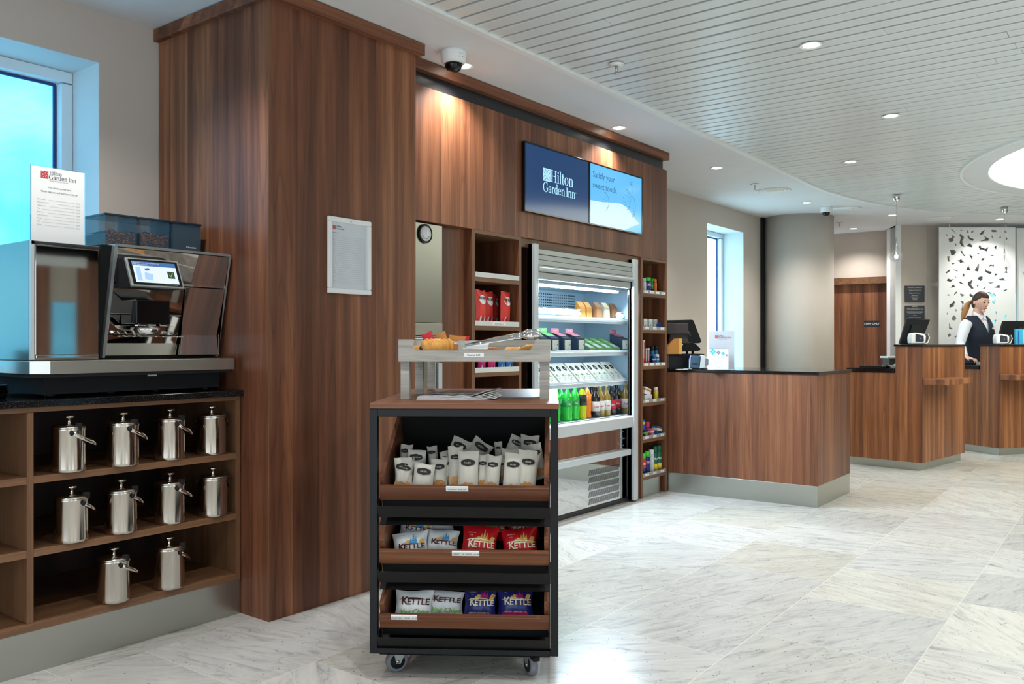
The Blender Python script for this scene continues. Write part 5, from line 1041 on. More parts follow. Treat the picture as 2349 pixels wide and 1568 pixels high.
# coffee machine base
t = empty('machine_base', (1.7, 3.35, WZ), label='low stainless tray base under coffee machine on black feet', cat='machine base'); L_ = TL(t)
b = MB(); b.prism([(1.300, 3.66), (1.300, 3.107), (1.352, 3.07), (2.088, 3.07), (2.088, 3.66)], 1.015, 1.062, 'steel', L_); b.build('tray', t, bevel=.002)
b = MB(); b.prism([(1.306, 3.65), (1.306, 3.112), (1.356, 3.078), (2.08, 3.078), (2.08, 3.65)], 1.004, 1.0145, 'blackm', L_); b.box(1.36, 3.14, WZ+.012, 2.06, 3.64, 1.0038, 'blackm', L_); b.build('underframe', t)
for x in (1.40, 1.62, 1.80, 2.02):
    for y in (3.18, 3.6): b = MB(); b.lathe([(.018, 0), (.018, .012), (.012, .0135)], 'black', (x-1.7, y-3.35, .0003), 16); b.build('foot', t, norm=False)
b = MB(); b.box(1.71, 3.072, .998, 1.745, 3.0776, 1.0035, 'alu', L_); b.build('badge', t)
# milk cooler
t = empty('milk_cooler', (1.42, 3.35, 1.0625), label='mirrored milk cooler left of the coffee machine', cat='milk cooler'); L_ = TL(t)
b = MB(); b.box(1.300, 3.112, 1.0628, 1.541, 3.64, 1.480, 'steelv', L_); b.build('housing', t, bevel=.003)
b = MB(); b.box(1.318, 3.104, 1.083, 1.536, 3.111, 1.462, 'mirror', L_); b.build('mirrored_door', t, bevel=.001)
b = MB(); b.box(1.302, 3.100, 1.465, 1.538, 3.111, 1.478, 'chrome', L_); b.box(1.318, 3.100, 1.0715, 1.536, 3.111, 1.0805, 'chrome', L_); b.box(1.301, 3.100, 1.066, 1.313, 3.111, 1.478, 'alub', L_); b.build('door_trim', t, bevel=.001)
# coffee machine
t = empty('coffee_machine', (1.82, 3.38, 1.0625), label='mirror fronted bean to cup coffee machine with touchscreen', cat='coffee machine'); L_ = TL(t)
def slab(mb, x0, x1, y0, z0, y1, z1, y2, m, yo=0):     # leaning front: (y0,z0) bottom to (y1,z1) top, back at y2
    mb.geo([L_ @ Vector(v) for v in [(x0, y0+yo, z0), (x1, y0+yo, z0), (x1, y1+yo, z1), (x0, y1+yo, z1), (x0, y2, z0), (x1, y2, z0), (x1, y2, z1), (x0, y2, z1)]], [(0, 1, 2, 3), (4, 7, 6, 5), (0, 4, 5, 1), (3, 2, 6, 7), (0, 3, 7, 4), (1, 5, 6, 2)], m)
ZA, ZB_ = 1.068, 1.494; yF = lambda z: 3.208-.098*(z-ZA)/(ZB_-ZA)
b = MB(); slab(b, 1.560, 1.606, 3.225, 1.0632, 3.13, ZB_-.004, 3.62, 'blackm'); slab(b, 1.606, 2.094, 3.222, 1.0632, 3.125, ZB_-.003, 3.62, 'black'); b.build('casing', t)
b = MB(); slab(b, 1.60, 1.611, yF(ZA)-.004, ZA, yF(ZB_)-.004, ZB_, 3.26, 'alu'); slab(b, 2.090, 2.098, yF(ZA)-.002, ZA, yF(ZB_)-.002, ZB_, 3.60, 'alu'); slab(b, 1.611, 2.090, yF(ZB_-.008), ZB_-.008, yF(ZB_), ZB_+.002, 3.62, 'alu'); b.build('side_trim', t)
def panel(x0, x1, z0, z1, name='mirror_panel'):
    b = MB(); slab(b, x0+.0012, x1-.0012, yF(z0)-.001, z0+.0012, yF(z1)-.001, z1-.0012, yF((z0+z1)/2)+.012, 'mirror'); return b.build(name, t, bevel=.0008)
for a in ((1.612, 2.089, 1.352, 1.484), (1.612, 1.905, 1.235, 1.351), (1.907, 2.089, 1.075, 1.351), (1.612, 1.905, 1.155, 1.234), (1.612, 1.905, 1.075, 1.154)): panel(*a)
b = MB(); ty, by = 3.075, 3.022
hv = [(-.104, .058), (.104, .058), (.104, -.058), (-.104, -.058)]; c0 = Vector((1.722, 3.045, 1.387)); upv = Vector((0, .42, .9)).normalized(); xv = Vector((1, 0, 0)); nn = xv.cross(upv)
TS = L_ @ Matrix(((1, 0, 0, c0.x), (0, nn.y*-1, upv.y, c0.y), (0, nn.z*-1, upv.z, c0.z), (0, 0, 0, 1)))   # local: x across, y away, z up the screen
b.box(-.106, -.006, -.060, .106, .006, .060, 'alu', TS); o = b.build('touchscreen', t, bevel=.002)
b = MB(); b.box(-.098, -.0075, -.053, .098, -.0062, .053, 'blackg', TS); b.box(-.086, -.009, -.044, .086, -.0076, .044, col('ts_white', (30, 40, 50), .2, emit=(224, 238, 250), es=1.0), TS)
g = lambda a, c: TS @ Vector((a, -.0095, c)); col('ts_blue', (20, 40, 80), .3, emit=(70, 110, 160), es=.9); col('ts_pale', (80, 90, 110), .3, emit=(160, 196, 228), es=.95)
b.flat(R_(-.086, .026, .086, .044), 'ts_blue', g); g2 = lambda a, c: TS @ Vector((a, -.0099, c))
b.flat(shift(text('Automatic clean with container and', .0052, 'l'), -.082, .036), 'paper', g2); b.flat(shift(text('milk tube container', .0052, 'l'), -.082, .029), 'paper', g2)
b.flat(R_(-.078, -.038, -.060, .02), 'ts_pale', g); b.flat(P2([(-.05, -.03), (-.02, -.036), (-.012, -.01), (-.045, .0)]), 'ts_pale', g); b.flat(P2([(-.04, .005), (-.022, .008), (-.026, .018), (-.044, .014)]), 'ts_blue', g); b.flat(P2([(-.004, -.026), (.02, -.034), (.03, -.012), (.006, -.004)]), 'paper', g2)
b.flat(R_(.046, -.022, .074, .008), col('ts_grey', (60, 70, 60), .3), g); b.flat(P2([(.052, -.008), (.058, -.017), (.070, .003), (.067, .005), (.058, -.011), (.054, -.005)]), 'limeg', g2); b.flat(shift(text('BLACK&WHITE3', .005, 'l', .01), .03, -.0515), 'alu', lambda a, c: TS @ Vector((a, -.008, c)))
b.build('display', o, norm=False)
b = MB(); b.geo([L_ @ Vector(v) for v in [(1.619, 3.022, 1.331), (1.619, 3.066, 1.441), (1.619, yF(1.441), 1.441), (1.619, yF(1.331), 1.331), (1.826, 3.022, 1.331), (1.826, 3.066, 1.441), (1.826, yF(1.441), 1.441), (1.826, yF(1.331), 1.331)]], [(0, 1, 2, 3), (4, 7, 6, 5), (0, 3, 7, 4), (1, 5, 6, 2)], 'blackm'); b.build('screen_housing', t)
b = MB(); b.box(1.655, 3.055, 1.196, 1.79, 3.17, 1.288, 'blackg', L_); b.box(1.665, 3.06, 1.188, 1.70, 3.09, 1.196, 'chrome', L_); b.box(1.75, 3.06, 1.188, 1.785, 3.09, 1.196, 'chrome', L_); b.build('spout', t, bevel=.006)
b = MB(); b.box(1.635, 3.052, 1.1885, 1.81, 3.17, 1.1935 - .006, 'chrome', L_); b.lathe([(.018, -.038), (.042, -.036), (.056, -.012), (.056, -.004), (0, -.004)], 'chrome', (1.72-1.82, 3.10-3.38, 1.1865-1.0625), 30); b.build('cup_tray', t)
b = MB()
for i in range(9): b.box(1.64+.03*i, 3.145, 1.148, 1.66+.03*i, 3.165, 1.153, 'chrome', L_)
b.build('drip_grille', t)
def hopper(x0, x1, fill, label):
    e = empty('bean_hopper', ((x0+x1)/2, 3.38, 1.4975), label=label, cat='bean hopper', group='bean hoppers on the coffee machine'); w, d, h = (x1-x0)/2, .09, .128
    b = MB(); b.box(-w, -d, 0, -w+.003, d, h, 'smoke'); b.box(w-.003, -d, 0, w, d, h, 'smoke'); b.box(-w+.0035, -d, 0, w-.0035, -d+.003, h, 'smoke'); b.box(-w+.0035, d-.003, 0, w-.0035, d, h, 'smoke'); b.build('bin', e)
    b = MB(); b.box(-w-.003, -d-.003, h+.0005, w+.003, d+.003, h+.009, col('smoke_lid', (40, 60, 74), .12, trans=.5)); b.build('lid', e, bevel=.002)
    if fill: 
        b = MB(); V = []; Fc = []; n = 10
        for j in range(n+1):
            for i in range(n+1): V.append((-w+.005+(2*w-.01)*i/n, -d+.005+(2*d-.01)*j/n, fill+.006*math.sin(i*.9)*math.cos(j*.7)))
        for j in range(n):
            for i in range(n): a = j*(n+1)+i; Fc.append((a, a+1, a+n+2, a+n+1))
        b.geo(V, Fc, 'bean'); b.box(-w+.0045, -d+.0045, .002, w-.0045, d-.0045, fill-.008, 'bean'); o = b.build('coffee_beans', e); o['kind'] = 'stuff'
        rq = random.Random(int(x0*100)); b = MB()
        for _ in range(170): x, z = rq.uniform(-w+.007, w-.007), rq.uniform(.004, fill); b.ball((x, -d+.0045, z), .0055, .003, .0038, 'bean' if rq.random() < .6 else 'baked', 6, 4, None)
        o = b.build('coffee_beans', e, norm=False); o['kind'] = 'stuff'
    else: b = MB(); b.box(-w+.004, -d+.004, .002, w-.004, d-.004, h-.004, col('choc_powder', (74, 66, 66), .5)); b.flat(text('Chocolate', .008), 'paper', lambda a, c: Vector((a+.02, -d-.0004, .03+c))); b.build('powder', e, norm=False)
hopper(1.655, 1.785, .068, 'smoked hopper of coffee beans, left one on the coffee machine'); hopper(1.797, 1.925, .074, 'smoked hopper of coffee beans, middle one on the coffee machine'); hopper(1.938, 2.07, 0, 'dark brown powder hopper, right one on the coffee machine')
# acrylic menu
def acrylic_sign(name, loc, rz, w, h, label, cat, draw, gl='acryl', pc='paper'):
    e = empty(name, loc, rz, label=label, cat=cat); b = MB(); b.box(-w/2, -.002, 0, w/2, .002, h, gl); b.box(-w/2, -.03, 0, w/2, .03, .003, gl); b.build('holder', e)
    b = MB(); b.box(-w/2+.003, -.0032, .004, w/2-.003, -.0024, h-.004, pc); b.build('sheet', e)
    b = MB(); draw(b, lambda a, c: Vector((a, -.0038, c)), lambda a, c: Vector((a, -.0044, c))); b.build('print', e, norm=False); return e
def menu(b, f, f2):
    emblem(b, f, -.062, .236, .026, 'redl', 'paper', f2); b.flat(shift(serif('Hilton', .013), -.032, .252), 'navy', f); b.flat(shift(serif('Garden Inn', .016), -.034, .235), 'navy', f); b.flat(shift(text('London Heathrow Terminal 2', .0042, 'l'), -.032, .228), 'redl', f)
    b.flat(shift(text('Hot drinks served here.', .0062, 'c', shear=.2), .005, .202), 'ink', f); b.flat(shift(text('Please help yourself and pay at the till', .0062, 'c', shear=.2), .002, .186), 'ink', f)
    for k, s in enumerate(('Americano', 'Flat white/Latte', 'Cappuccino', 'Tea', 'Espresso', 'Hot Chocolate', 'Mocha', 'Milk', 'Syrup')):
        y = .158-k*.0115; b.flat(shift(text(s, .0046, 'l'), -.074, y), 'inkg', f); b.flat(R_(-.074+.004*len(s)+.004, y+.0005, .058, y+.0012), 'inkg', f); b.flat(shift(text('£2.%d0' % (k % 7), .0046, 'r'), .076, y-.002), 'inkg', f)
acrylic_sign('menu_sign', (1.437, 3.20, 1.4805), 0, .192, .280, 'white hot drinks menu in an acrylic holder on the milk cooler', 'menu sign', menu)
# paper cups and lids stacked at the left
def stack(name, x, y, n, r, dz, h0, label, cat, grp):
    for k in range(n):
        if k == 0:
            e = empty(name, (x, y, WZ), label=label % 'lowest', cat=cat, group=grp); b = MB(); b.lathe([(r*.70, 0), (r*.96, h0*.93), (r, h0*.93), (r, h0), (r*.95, h0), (r*.685, .002), (0, .002)], 'blackg', n=28); b.build('cup', e, norm=False); first = e
        else: dup(first, (x, y, WZ+.0003+k*dz), label=label % ('topmost' if k == n-1 else '%s from the bottom' % ['', 'second', 'third', 'fourth', 'fifth', 'sixth', 'seventh', 'eighth'][k]))
stack('paper_cup', 1.205, 3.33, 8, .045, .0115, .088, 'black paper cup in the stack left of the milk cooler, %s', 'paper cup', 'stacked black paper cups'); stack('cup_lid', 1.228, 3.215, 7, .046, .0062, .011, 'black lid in the low stack before the paper cups, %s', 'cup lid', 'stacked black cup lids')

# ================================================================== SHOP COUNTER
t = empty('shop_counter', (6.24, 2.5, 0), label='walnut shop counter with black top right of the wall unit', cat='counter'); L_ = TL(t)
def polybox(mb, pts, z0, z1, m): mb.prism([(p[0]-t.location.x, p[1]-t.location.y) for p in pts], z0, z1, m)
cp = [(5.844, 3.018), (5.8785, 1.9), (6.640, 1.904), (6.640, 3.3), (5.844, 3.3)]
b = MB(); polybox(b, cp, .1465, .9085, 'wood'); b.build('body', t, bevel=.001)
b = MB(); polybox(b, [(5.8455, 3.018), (5.8795, 1.9015), (6.638, 1.9055), (6.638, 3.3), (5.8455, 3.3)], 0, .146, 'kick'); b.build('plinth', t, bevel=.001)
b = MB(); polybox(b, [(5.840, 3.016), (5.868, 1.888), (6.660, 1.892), (6.660, 3.3), (5.840, 3.3)], .9095, .930, 'granite'); b.build('countertop', t, bevel=.0015)
SZ = .9305
def frame_at(px, D, z, yaw=0.): v = dep(px, CY, D); return (v.x, v.y, z), TH-math.pi/2+yaw
def XZ(mb, pts, y0, y1, m, T=None): mb.prism(pts, y0, y1, m, (T or Matrix.Identity(4)) @ Txz)
# till with screen
lo_, rz_ = frame_at(1560, 6.62, SZ); t = empty('till_screen', lo_, rz_, label='black point of sale terminal, seen from behind, on the shop counter', cat='till'); u = .0034
b = MB(); b.box(-.10, -.08, .002, .168, .22, .113, 'black'); b.build('cash_drawer', t, bevel=.003); b = MB(); b.box(-.10, -.084, .0975, .17, .22, .1135, 'blackm'); b.build('drawer_lid', t)
b = MB(); XZ(b, [(-.09, .135), (.025, .135), (.05, .19), (.09, .205), (.125, .19), (.16, .155), (.158, .142), (.14, .136), (-.09, .128)], .0, .13, 'blackm'); 
for x in (.055, .10): b.box(x, .03, .114, x+.014, .06, .14, 'blackm')
b.build('dock', t, bevel=.004)
b = MB(); XZ(b, [(-.085, .195), (-.06, .30), (.055, .30), (.075, .195)], .03, .07, col('warm_grey', (72, 64, 60), .5)); XZ(b, [(-.10, .27), (-.10, .352), (.066, .352), (.066, .30), (.09, .25), (.06, .27)], .005, .035, 'warm_grey'); b.build('neck', t, bevel=.004)
b = MB(); T = Matrix.Rotation(D2R(-12), 4, 'X'); XZ(b, [(-.16, .205), (.185, .222), (.197, .232), (.140, .405), (.128, .411), (-.16, .404)], -.012+.09, .012+.09, 'blackg', T); b.build('screen', t, bevel=.004)
lo_, rz_ = frame_at(1548, 6.50, SZ+.1135); t = empty('orange_carton', lo_, rz_, label='orange angled magazine file standing on the till drawer', cat='file box')
b = MB(); XZ(b, [(-.06, 0), (.030, 0), (.030, .118), (.005, .118), (-.06, .052)], -.0, .07, 'bag_orange'); b.box(.0305, .002, 0, .054, .068, .119, col('carton_yellow', (236, 180, 80), .5)); b.box(.0545, .010, .065, .0555, .06, .105, 'paper'); b.build('carton', t)
# receipt printer / card reader group
lo_, rz_ = frame_at(1598, 6.40, SZ); t = empty('card_reader', lo_, rz_, label='blue-grey and white card reader beside the acrylic sign on the shop counter', cat='card reader')
b = MB(); XZ(b, [(-.053, .012), (.022, .005), (.032, .10), (-.035, .103), (-.05, .07)], .0, .07, col('blue_grey', (64, 92, 112), .35)); b.build('printer_body', t, bevel=.004)
b = MB(); XZ(b, [(-.058, .01), (-.050, .01), (-.046, .09), (-.042, .104), (-.050, .104), (-.056, .07)], -.004, .0, 'paper'); XZ(b, [(-.050, .078), (-.046, .078), (-.042, .10), (-.047, .10)], -.0065, -.004, col('blue_led', (60, 60, 255), .3, emit=(90, 90, 255), es=2.)); XZ(b, [(.024, .006), (.060, .012), (.088, .05), (.084, .085), (.050, .108), (.034, .10)], .0, .06, 'white'); b.build('white_shell', t, bevel=.004)
b = MB(); XZ(b, [(.062, .02), (.088, .03), (.090, .075), (.066, .085)], -.003, .0, 'inkg'); XZ(b, [(-.035, .04), (.008, .04), (.008, .044), (-.035, .044)], -.003, -.0005, 'blackm'); b.build('display', t); b = MB(); b.box(-.06, .0, .0, .085, .06, .005, 'blackm'); b.build('foot', t)
lo_, rz_ = frame_at(1655, 6.28, SZ)
def hsign(b, f, f2): emblem(b, f, -.048, .232, .024, 'redl', 'paper', f2); b.flat(shift(serif('Hilton', .011), -.020, .246), 'navy', f); b.flat(shift(serif('Garden Inn', .0145), -.020, .2325), 'navy', f); b.flat(shift(text('London Heathrow Terminal 2', .004, 'l'), -.02, .225), 'redl', f)
acrylic_sign('hotel_sign', (lo_[0], lo_[1], lo_[2]), rz_, .192, .290, 'grey acrylic sign with hotel logo standing on the shop counter', 'sign', hsign, pc=col('sign_grey', (196, 200, 208), .4))
def allergy(b, f, f2):
    for cx_, cy_, s_, c in ((-.045, .135, .026, 'sky2'), (-.004, .128, .018, 'inkg'), (.030, .120, .016, 'sky2'), (.056, .108, .010, 'inkg')):
        for k in range(4): a = math.pi/2*k; dx, dy = s_*.5*math.cos(a), s_*.5*math.sin(a); q = s_*.46; b.flat(P2([(cx_+dx-q, cy_+dy), (cx_+dx, cy_+dy-q), (cx_+dx+q, cy_+dy), (cx_+dx, cy_+dy+q)]), c, f)
    b.flat(shift(text('ALLERGY INFORMATION', .0052), 0, .086), 'inkg', f)
    for k, s in enumerate(('For those with special', 'dietary requirements or', 'allergies who may wish to', 'know about the ingredients', 'used, please ask a member', 'of staff')): b.flat(shift(text(s, .0046), 0, .070-k*.0105), 'inkg', f)
col('sky2', (80, 190, 210), .5)
lo_, rz_ = frame_at(1649, 6.20, SZ); acrylic_sign('allergy_card', lo_, rz_, .145, .158, 'white allergy information card before the grey hotel sign', 'sign', allergy)
lo_, rz_ = frame_at(1572, 6.33, SZ); t = empty('paper_slips', lo_, rz_, label='loose white slips on the counter edge before the till', cat='paper slips'); b = MB(); b.box(-.06, 0, .0005, .02, .04, .003, 'paper', Matrix.Rotation(.2, 4, 'Z')); b.box(-.01, .01, .0035, .05, .04, .006, 'alub', Matrix.Rotation(-.1, 4, 'Z')); b.build('slip', t)

# ================================================================== RECEPTION DESKS
def desk(c, ang, label, d1=.233, d2=.66, wx=1.056, ln=True):
    t = empty('reception_desk', (c[0], c[1], 0), D2R(ang), label=label, cat='reception desk', group='walnut reception desks')
    b = MB(); b.box(0, 0, .0726, wx, d1, 1.0985, 'oak'); b.build('counter_block', t, bevel=.001)
    b = MB(); b.box(0, d1+.001, .0726, wx, d2, .8605, 'oak'); b.build('low_block', t, bevel=.001)
    b = MB(); b.box(.028, .028, 0, wx-.028, d2, .072, 'kick'); b.build('plinth', t)
    b = MB(); b.box(-.010, -.010, 1.099, wx+.010, d1+.01, 1.1175, 'granite'); b.build('high_top', t, bevel=.001)
    b = MB(); b.box(-.006, d1+.011, .861, wx, d2+.02, .900, 'granite'); b.build('low_top', t, bevel=.001)
    b = MB(); b.box(.002, -.21, .763, .62, -.001, .816, 'oak'); b.build('bag_ledge', t, bevel=.004); return t
K1 = desk((8.122, 1.713), -8.55, 'walnut reception desk nearer the shop counter, with bag ledge'); K2 = desk((9.749, 1.346), -34.4, 'walnut reception desk at the right edge beside the woman', .229, .66)
def KP(k, x, y, z): return Matrix.Translation(k.location) @ Matrix.Rotation(k.rotation_euler.z, 4, 'Z') @ Vector((x, y, z))
def reader(px, D, label, k):
    lo_, rz_ = frame_at(px, D, 1.118, .15); t = empty('card_reader', lo_, rz_, label=label, cat='card reader', group='card readers on the reception desks')
    b = MB(); XZ(b, [(-.088, .004), (-.092, .06), (-.082, .10), (-.03, .106), (.045, .094), (.062, .078), (.056, .02), (.045, .006)], 0, .06, 'white'); b.build('shell', t, bevel=.012, seg=3)
    b = MB(); XZ(b, [(-.046, .026), (-.046, .088), (-.038, .094), (.030, .078), (.034, .030), (.026, .024)], -.004, .001, col('reader_screen', (56, 58, 70), .2)); b.flat(text('))', .012), 'paper', lambda a, c: Vector((a-.005, -.0048, .05+c))); b.build('display', t, norm=False)
    b = MB(); XZ(b, [(.045, .012), (.082, .018), (.098, .06), (.084, .09), (.05, .10)], .02, .075, 'warm_grey'); XZ(b, [(.05, .006), (.086, .010), (.106, .06), (.09, .096), (.084, .096), (.098, .06), (.08, .018)], .012, .02, 'white'); b.build('cradle', t, bevel=.004)
    b = MB(); b.box(-.06, .01, 0, .07, .07, .0042, 'blackm'); b.build('foot', t)
reader(2111, 7.64, 'white card reader on the nearer reception desk, before a black monitor', 0); reader(2304, 8.64, 'white card reader on the right hand reception desk', 1)
def monitor(px, D, pts, label, z=1.118):
    lo_, rz_ = frame_at(px, D, z); t = empty('monitor', lo_, rz_, label=label, cat='monitor', group='black monitors at reception')
    b = MB(); XZ(b, pts, 0, .03, 'black'); b.build('screen', t, bevel=.003)
    cx_ = sum(p[0] for p in pts)/4; b = MB(); XZ(b, [(cx_-.05, .10), (cx_+.07, .10), (cx_+.05, .18), (cx_-.03, .18)], -.02, -.0005, 'blackm'); b.flat(disc(cx_+.02, .09, .012), 'inkg', lambda a, c: Vector((a, -.001, c))); b.box(-.07, .0, -.0, .07, .10, .006, 'black'); b.build('stand', t, norm=False)
s = 7.86/FPX
monitor(2095, 7.80, [((2064-2095)*s, .006), ((2112-2095)*s, .006), ((2134-2095)*s, .228), ((2081-2095)*s, .236)], 'black monitor back, tilted, on the nearer reception desk')
s = 8.95/FPX
monitor(2335, 8.92, [((2288-2335)*s, .006), ((2380-2335)*s, .006), ((2390-2335)*s, .246), ((2302-2335)*s, .246)], 'black monitor at the right edge on the right hand desk')
lo_, rz_ = frame_at(2343, 8.70, 1.118); t = empty('leaflet_holder', lo_, rz_, label='blue leaflet holder at the right edge of the picture', cat='leaflet holder'); b = MB(); b.box(-.055, 0, 0, .055, .03, .158, col('holder_blue', (60, 170, 210), .3)); b.build('holder', t); b = MB(); b.box(-.035, -.002, .01, -.022, -.0005, .14, col('leaf_blue', (30, 90, 160), .4)); b.box(.012, -.002, .01, .05, -.0005, .15, col('leaf_pale', (120, 210, 230), .4)); b.build('leaflet', t)
# things on the low tops
def on_low(k, x, y): v = KP(k, x, y, .9005); return v, k.rotation_euler.z
v, r_ = on_low(K1, .05, .45); t = empty('keyboard', v, r_+.1, label='dark keyboard on the low desk left of the mouse', cat='keyboard'); b = MB(); b.box(-.02, -.12, 0, .10, .12, .014, 'blackm'); 
for i in range(5):
    for j in range(9): b.box(-.012+i*.021, -.112+j*.025, .0145, .004+i*.021, -.092+j*.025, .019, 'black')
b.build('keys', t)
v, r_ = on_low(K1, .03, .33); t = empty('mouse', v, r_, label='black computer mouse on the low desk of the nearer reception desk', cat='mouse'); b = MB(); b.ball((0, 0, .0165), .05, .03, .0165, 'blackg', 16, 8); b.build('shell', t, norm=False)
def encoder(k, x, y, label):
    v, r_ = on_low(k, x, y); t = empty('key_card_encoder', v, TH-math.pi/2, label=label, cat='key card encoder', group='key card encoders'); b = MB()
    XZ(b, [(-.09, 0), (.02, 0), (.075, .045), (.10, .045), (.10, .055), (.07, .055), (.0, .022), (-.09, .022)], 0, .08, col('pale_grey', (196, 204, 206), .4)); b.build('shell', t, bevel=.002); b = MB(); b.box(-.085, .005, .0225, -.005, .07, .028, 'limeg'); b.build('card_pad', t)
encoder(K1, .19, .31, 'grey key card encoder with green pad on the nearer desk'); encoder(K2, .40, .50, 'grey key card encoder with green pad beside the woman hand')
v, r_ = on_low(K1, .42, .34); t = empty('label_printer', v, TH-math.pi/2, label='pale printer lid showing behind the high part of the nearer desk', cat='printer'); b = MB(); b.box(-.12, 0, 0, .10, .15, .085, 'warm_grey'); b.box(-.14, -.01, .0855, .10, .16, .105, 'strip'); b.build('casing', t, bevel=.004)

# wall notices
def plaque(px0, px1, y0, y1, label, lines):
    D = 10.355; a, c = dep(px0, y1, D), dep(px1, y0, D); w = (px1-px0)*D/FPX; h = c.z-a.z; lo = dep((px0+px1)/2, CY, D)
    t = empty('wall_notice', (lo.x, lo.y, a.z), TH-math.pi/2, label=label, cat='notice', group='black notices on the beige wall'); b = MB(); b.box(-w/2, 0, 0, w/2, .008, h, 'plate_dark'); b.build('plate', t)
    b = MB()
    for yy, s_, hh in lines: b.flat(text(s_, hh*h, 'c', .01), 'strip', lambda u_, v_: Vector((u_, -.001, yy*h+v_)))
    b.build('lettering', t, norm=False)
plaque(2076, 2121, 655, 692, 'upper black notice on the wall left of the perforated screen', [(.86, 'This hotel is operated by', .065), (.70, 'Heathrow T2 Hotel Ltd', .055), (.52, 'Registered Address', .065), (.36, '140 Bath Road', .05), (.28, 'Heathrow Airport', .05), (.20, 'Hounslow', .05), (.12, 'TW6 2RA', .05)])
plaque(2076, 2121, 700.5, 745, 'lower black notice on the wall, partly behind a monitor', [(.92, 'NOTICE', .05), (.80, 'HOTEL PROPRIETORS ACT 1956', .042), (.68, 'Under the Hotel Proprietors Act an hotel proprietor', .028), (.63, 'may in certain circumstances be liable to make good', .028), (.58, 'any loss of or damage to a guest property', .028), (.48, 'This liability', .028), (.38, 'extends only to the property of guests', .028), (.24, 'and is limited to a sum for any one article', .028), (.18, 'and a total sum in the case of any one guest', .028), (.12, 'except in the case of property deposited', .028)])

# ================================================================== PERFORATED SCREENS
HO = '''1395,478 1420,482 1478,542|1520,500 1535,480 1550,503|1610,480 1632,520 1612,530|1660,520 1672,502 1700,495 1680,528|1772,545 1790,518 1838,488 1822,540 1790,552|1910,500 1935,487 1980,490 2000,515 1935,516|2080,515 2105,500 2127,530|1343,538 1362,552 1348,573|1370,605 1420,585 1418,553 1452,575 1435,605 1440,630 1385,650|1508,550 1528,538 1575,580 1550,640 1575,705 1545,700 1512,655 1530,590|1610,570 1630,555 1650,590 1698,605 1685,632 1640,610|1772,635 1845,605 1828,568 1895,598 1885,628|1920,580 1932,550 1948,605|2018,595 2042,558 2046,595|2105,572 2132,600 2107,628|1453,650 1475,675 1460,702|1602,697 1640,657 1682,690 1675,713|1757,710 1775,675 1795,712 1850,730 1885,702 1872,770 1800,738 1775,745|1957,712 1988,685 1993,755|2000,745 2040,695 2015,720|1390,745 1450,745 1475,770 1440,815 1405,810|1522,768 1545,752 1560,790 1592,818 1575,830|1638,810 1653,782 1660,815 1685,825 1675,878|1722,795 1762,785 1776,806|1895,822 1968,808 1940,830|1355,825 1383,825 1388,895 1362,895|1485,875 1515,878 1532,855 1550,880 1580,912 1550,905 1530,925 1512,895|1408,912 1455,912 1430,938|1785,878 1805,850 1838,850 1828,882|1598,1005 1625,935 1660,1008|1702,1010 1762,915 1765,1030|1885,965 1915,925 1935,940 1950,925 1965,970 1930,950|1838,975 1865,1010 1930,1025 1920,1062 1845,1030|1427,990 1500,1018 1465,1018|1333,1045 1345,1025 1392,992 1388,1018 1350,1048|2095,955 2125,960 2125,1020 2145,1048 2075,1035 2108,1015|1550,1085 1557,1042 1580,1055 1575,1090|1745,1115 1765,1088 1810,1083 1812,1125 1790,1150|1962,1085 1975,1040 2003,1062|1348,1140 1365,1108 1400,1125 1440,1118 1400,1158|1455,1080 1475,1098 1458,1100|1618,1150 1650,1150 1672,1118 1682,1140 1662,1190 1698,1240 1665,1245 1620,1195|1505,1160 1520,1148 1578,1188 1530,1180|2022,1115 2060,1112 2062,1095 2108,1138 2025,1135|1870,1162 1960,1162 1915,1178|1395,1230 1435,1185 1462,1222|1735,1188 1762,1208 1738,1220|1810,1245 1852,1212 1840,1250|1960,1230 2025,1190 2040,1235|2070,1275 2095,1255 2132,1245 2110,1278|1348,1330 1375,1312 1390,1332|1437,1340 1450,1300 1472,1277 1485,1290|1517,1300 1580,1322 1545,1350 1530,1330|1635,1325 1655,1303 1700,1340 1668,1355|1870,1285 1915,1290 1925,1310 1955,1300 1980,1335 1920,1345|1928,1392 1972,1440 1930,1432|1383,1445 1425,1425 1432,1393 1462,1415 1445,1440 1445,1470 1385,1492|1524,1400 1560,1402 1570,1430 1550,1490 1580,1560 1535,1520 1552,1440|1462,1500 1480,1520 1465,1550'''
HO2 = '''905,775 905,810 878,780|492,880 500,895 490,905|530,930 550,905 575,930 560,952 535,948|510,970 522,1010 540,1020 535,1030 508,1020|498,1075 515,1058 528,1078 508,1098|555,1088 573,1078 572,1105|890,890 915,870 920,905|885,945 912,945 908,975 890,968|980,905 1000,900 998,945 985,940'''
holes = []
for L in HO.split('|'): holes.append([(1930+float(p.split(',')[0])*.1786, 440+float(p.split(',')[1])*.1786) for p in L.split()])
for L in HO2.split('|'): holes.append([(2040+float(p.split(',')[0])*.2678, 480+float(p.split(',')[1])*.2678) for p in L.split()])
SD = 10.2; sc_ = SD/FPX; x_c = 2240.8; w_s = (2328.3-2153.3)*sc_; top_s = H+(CY-521.3)*sc_
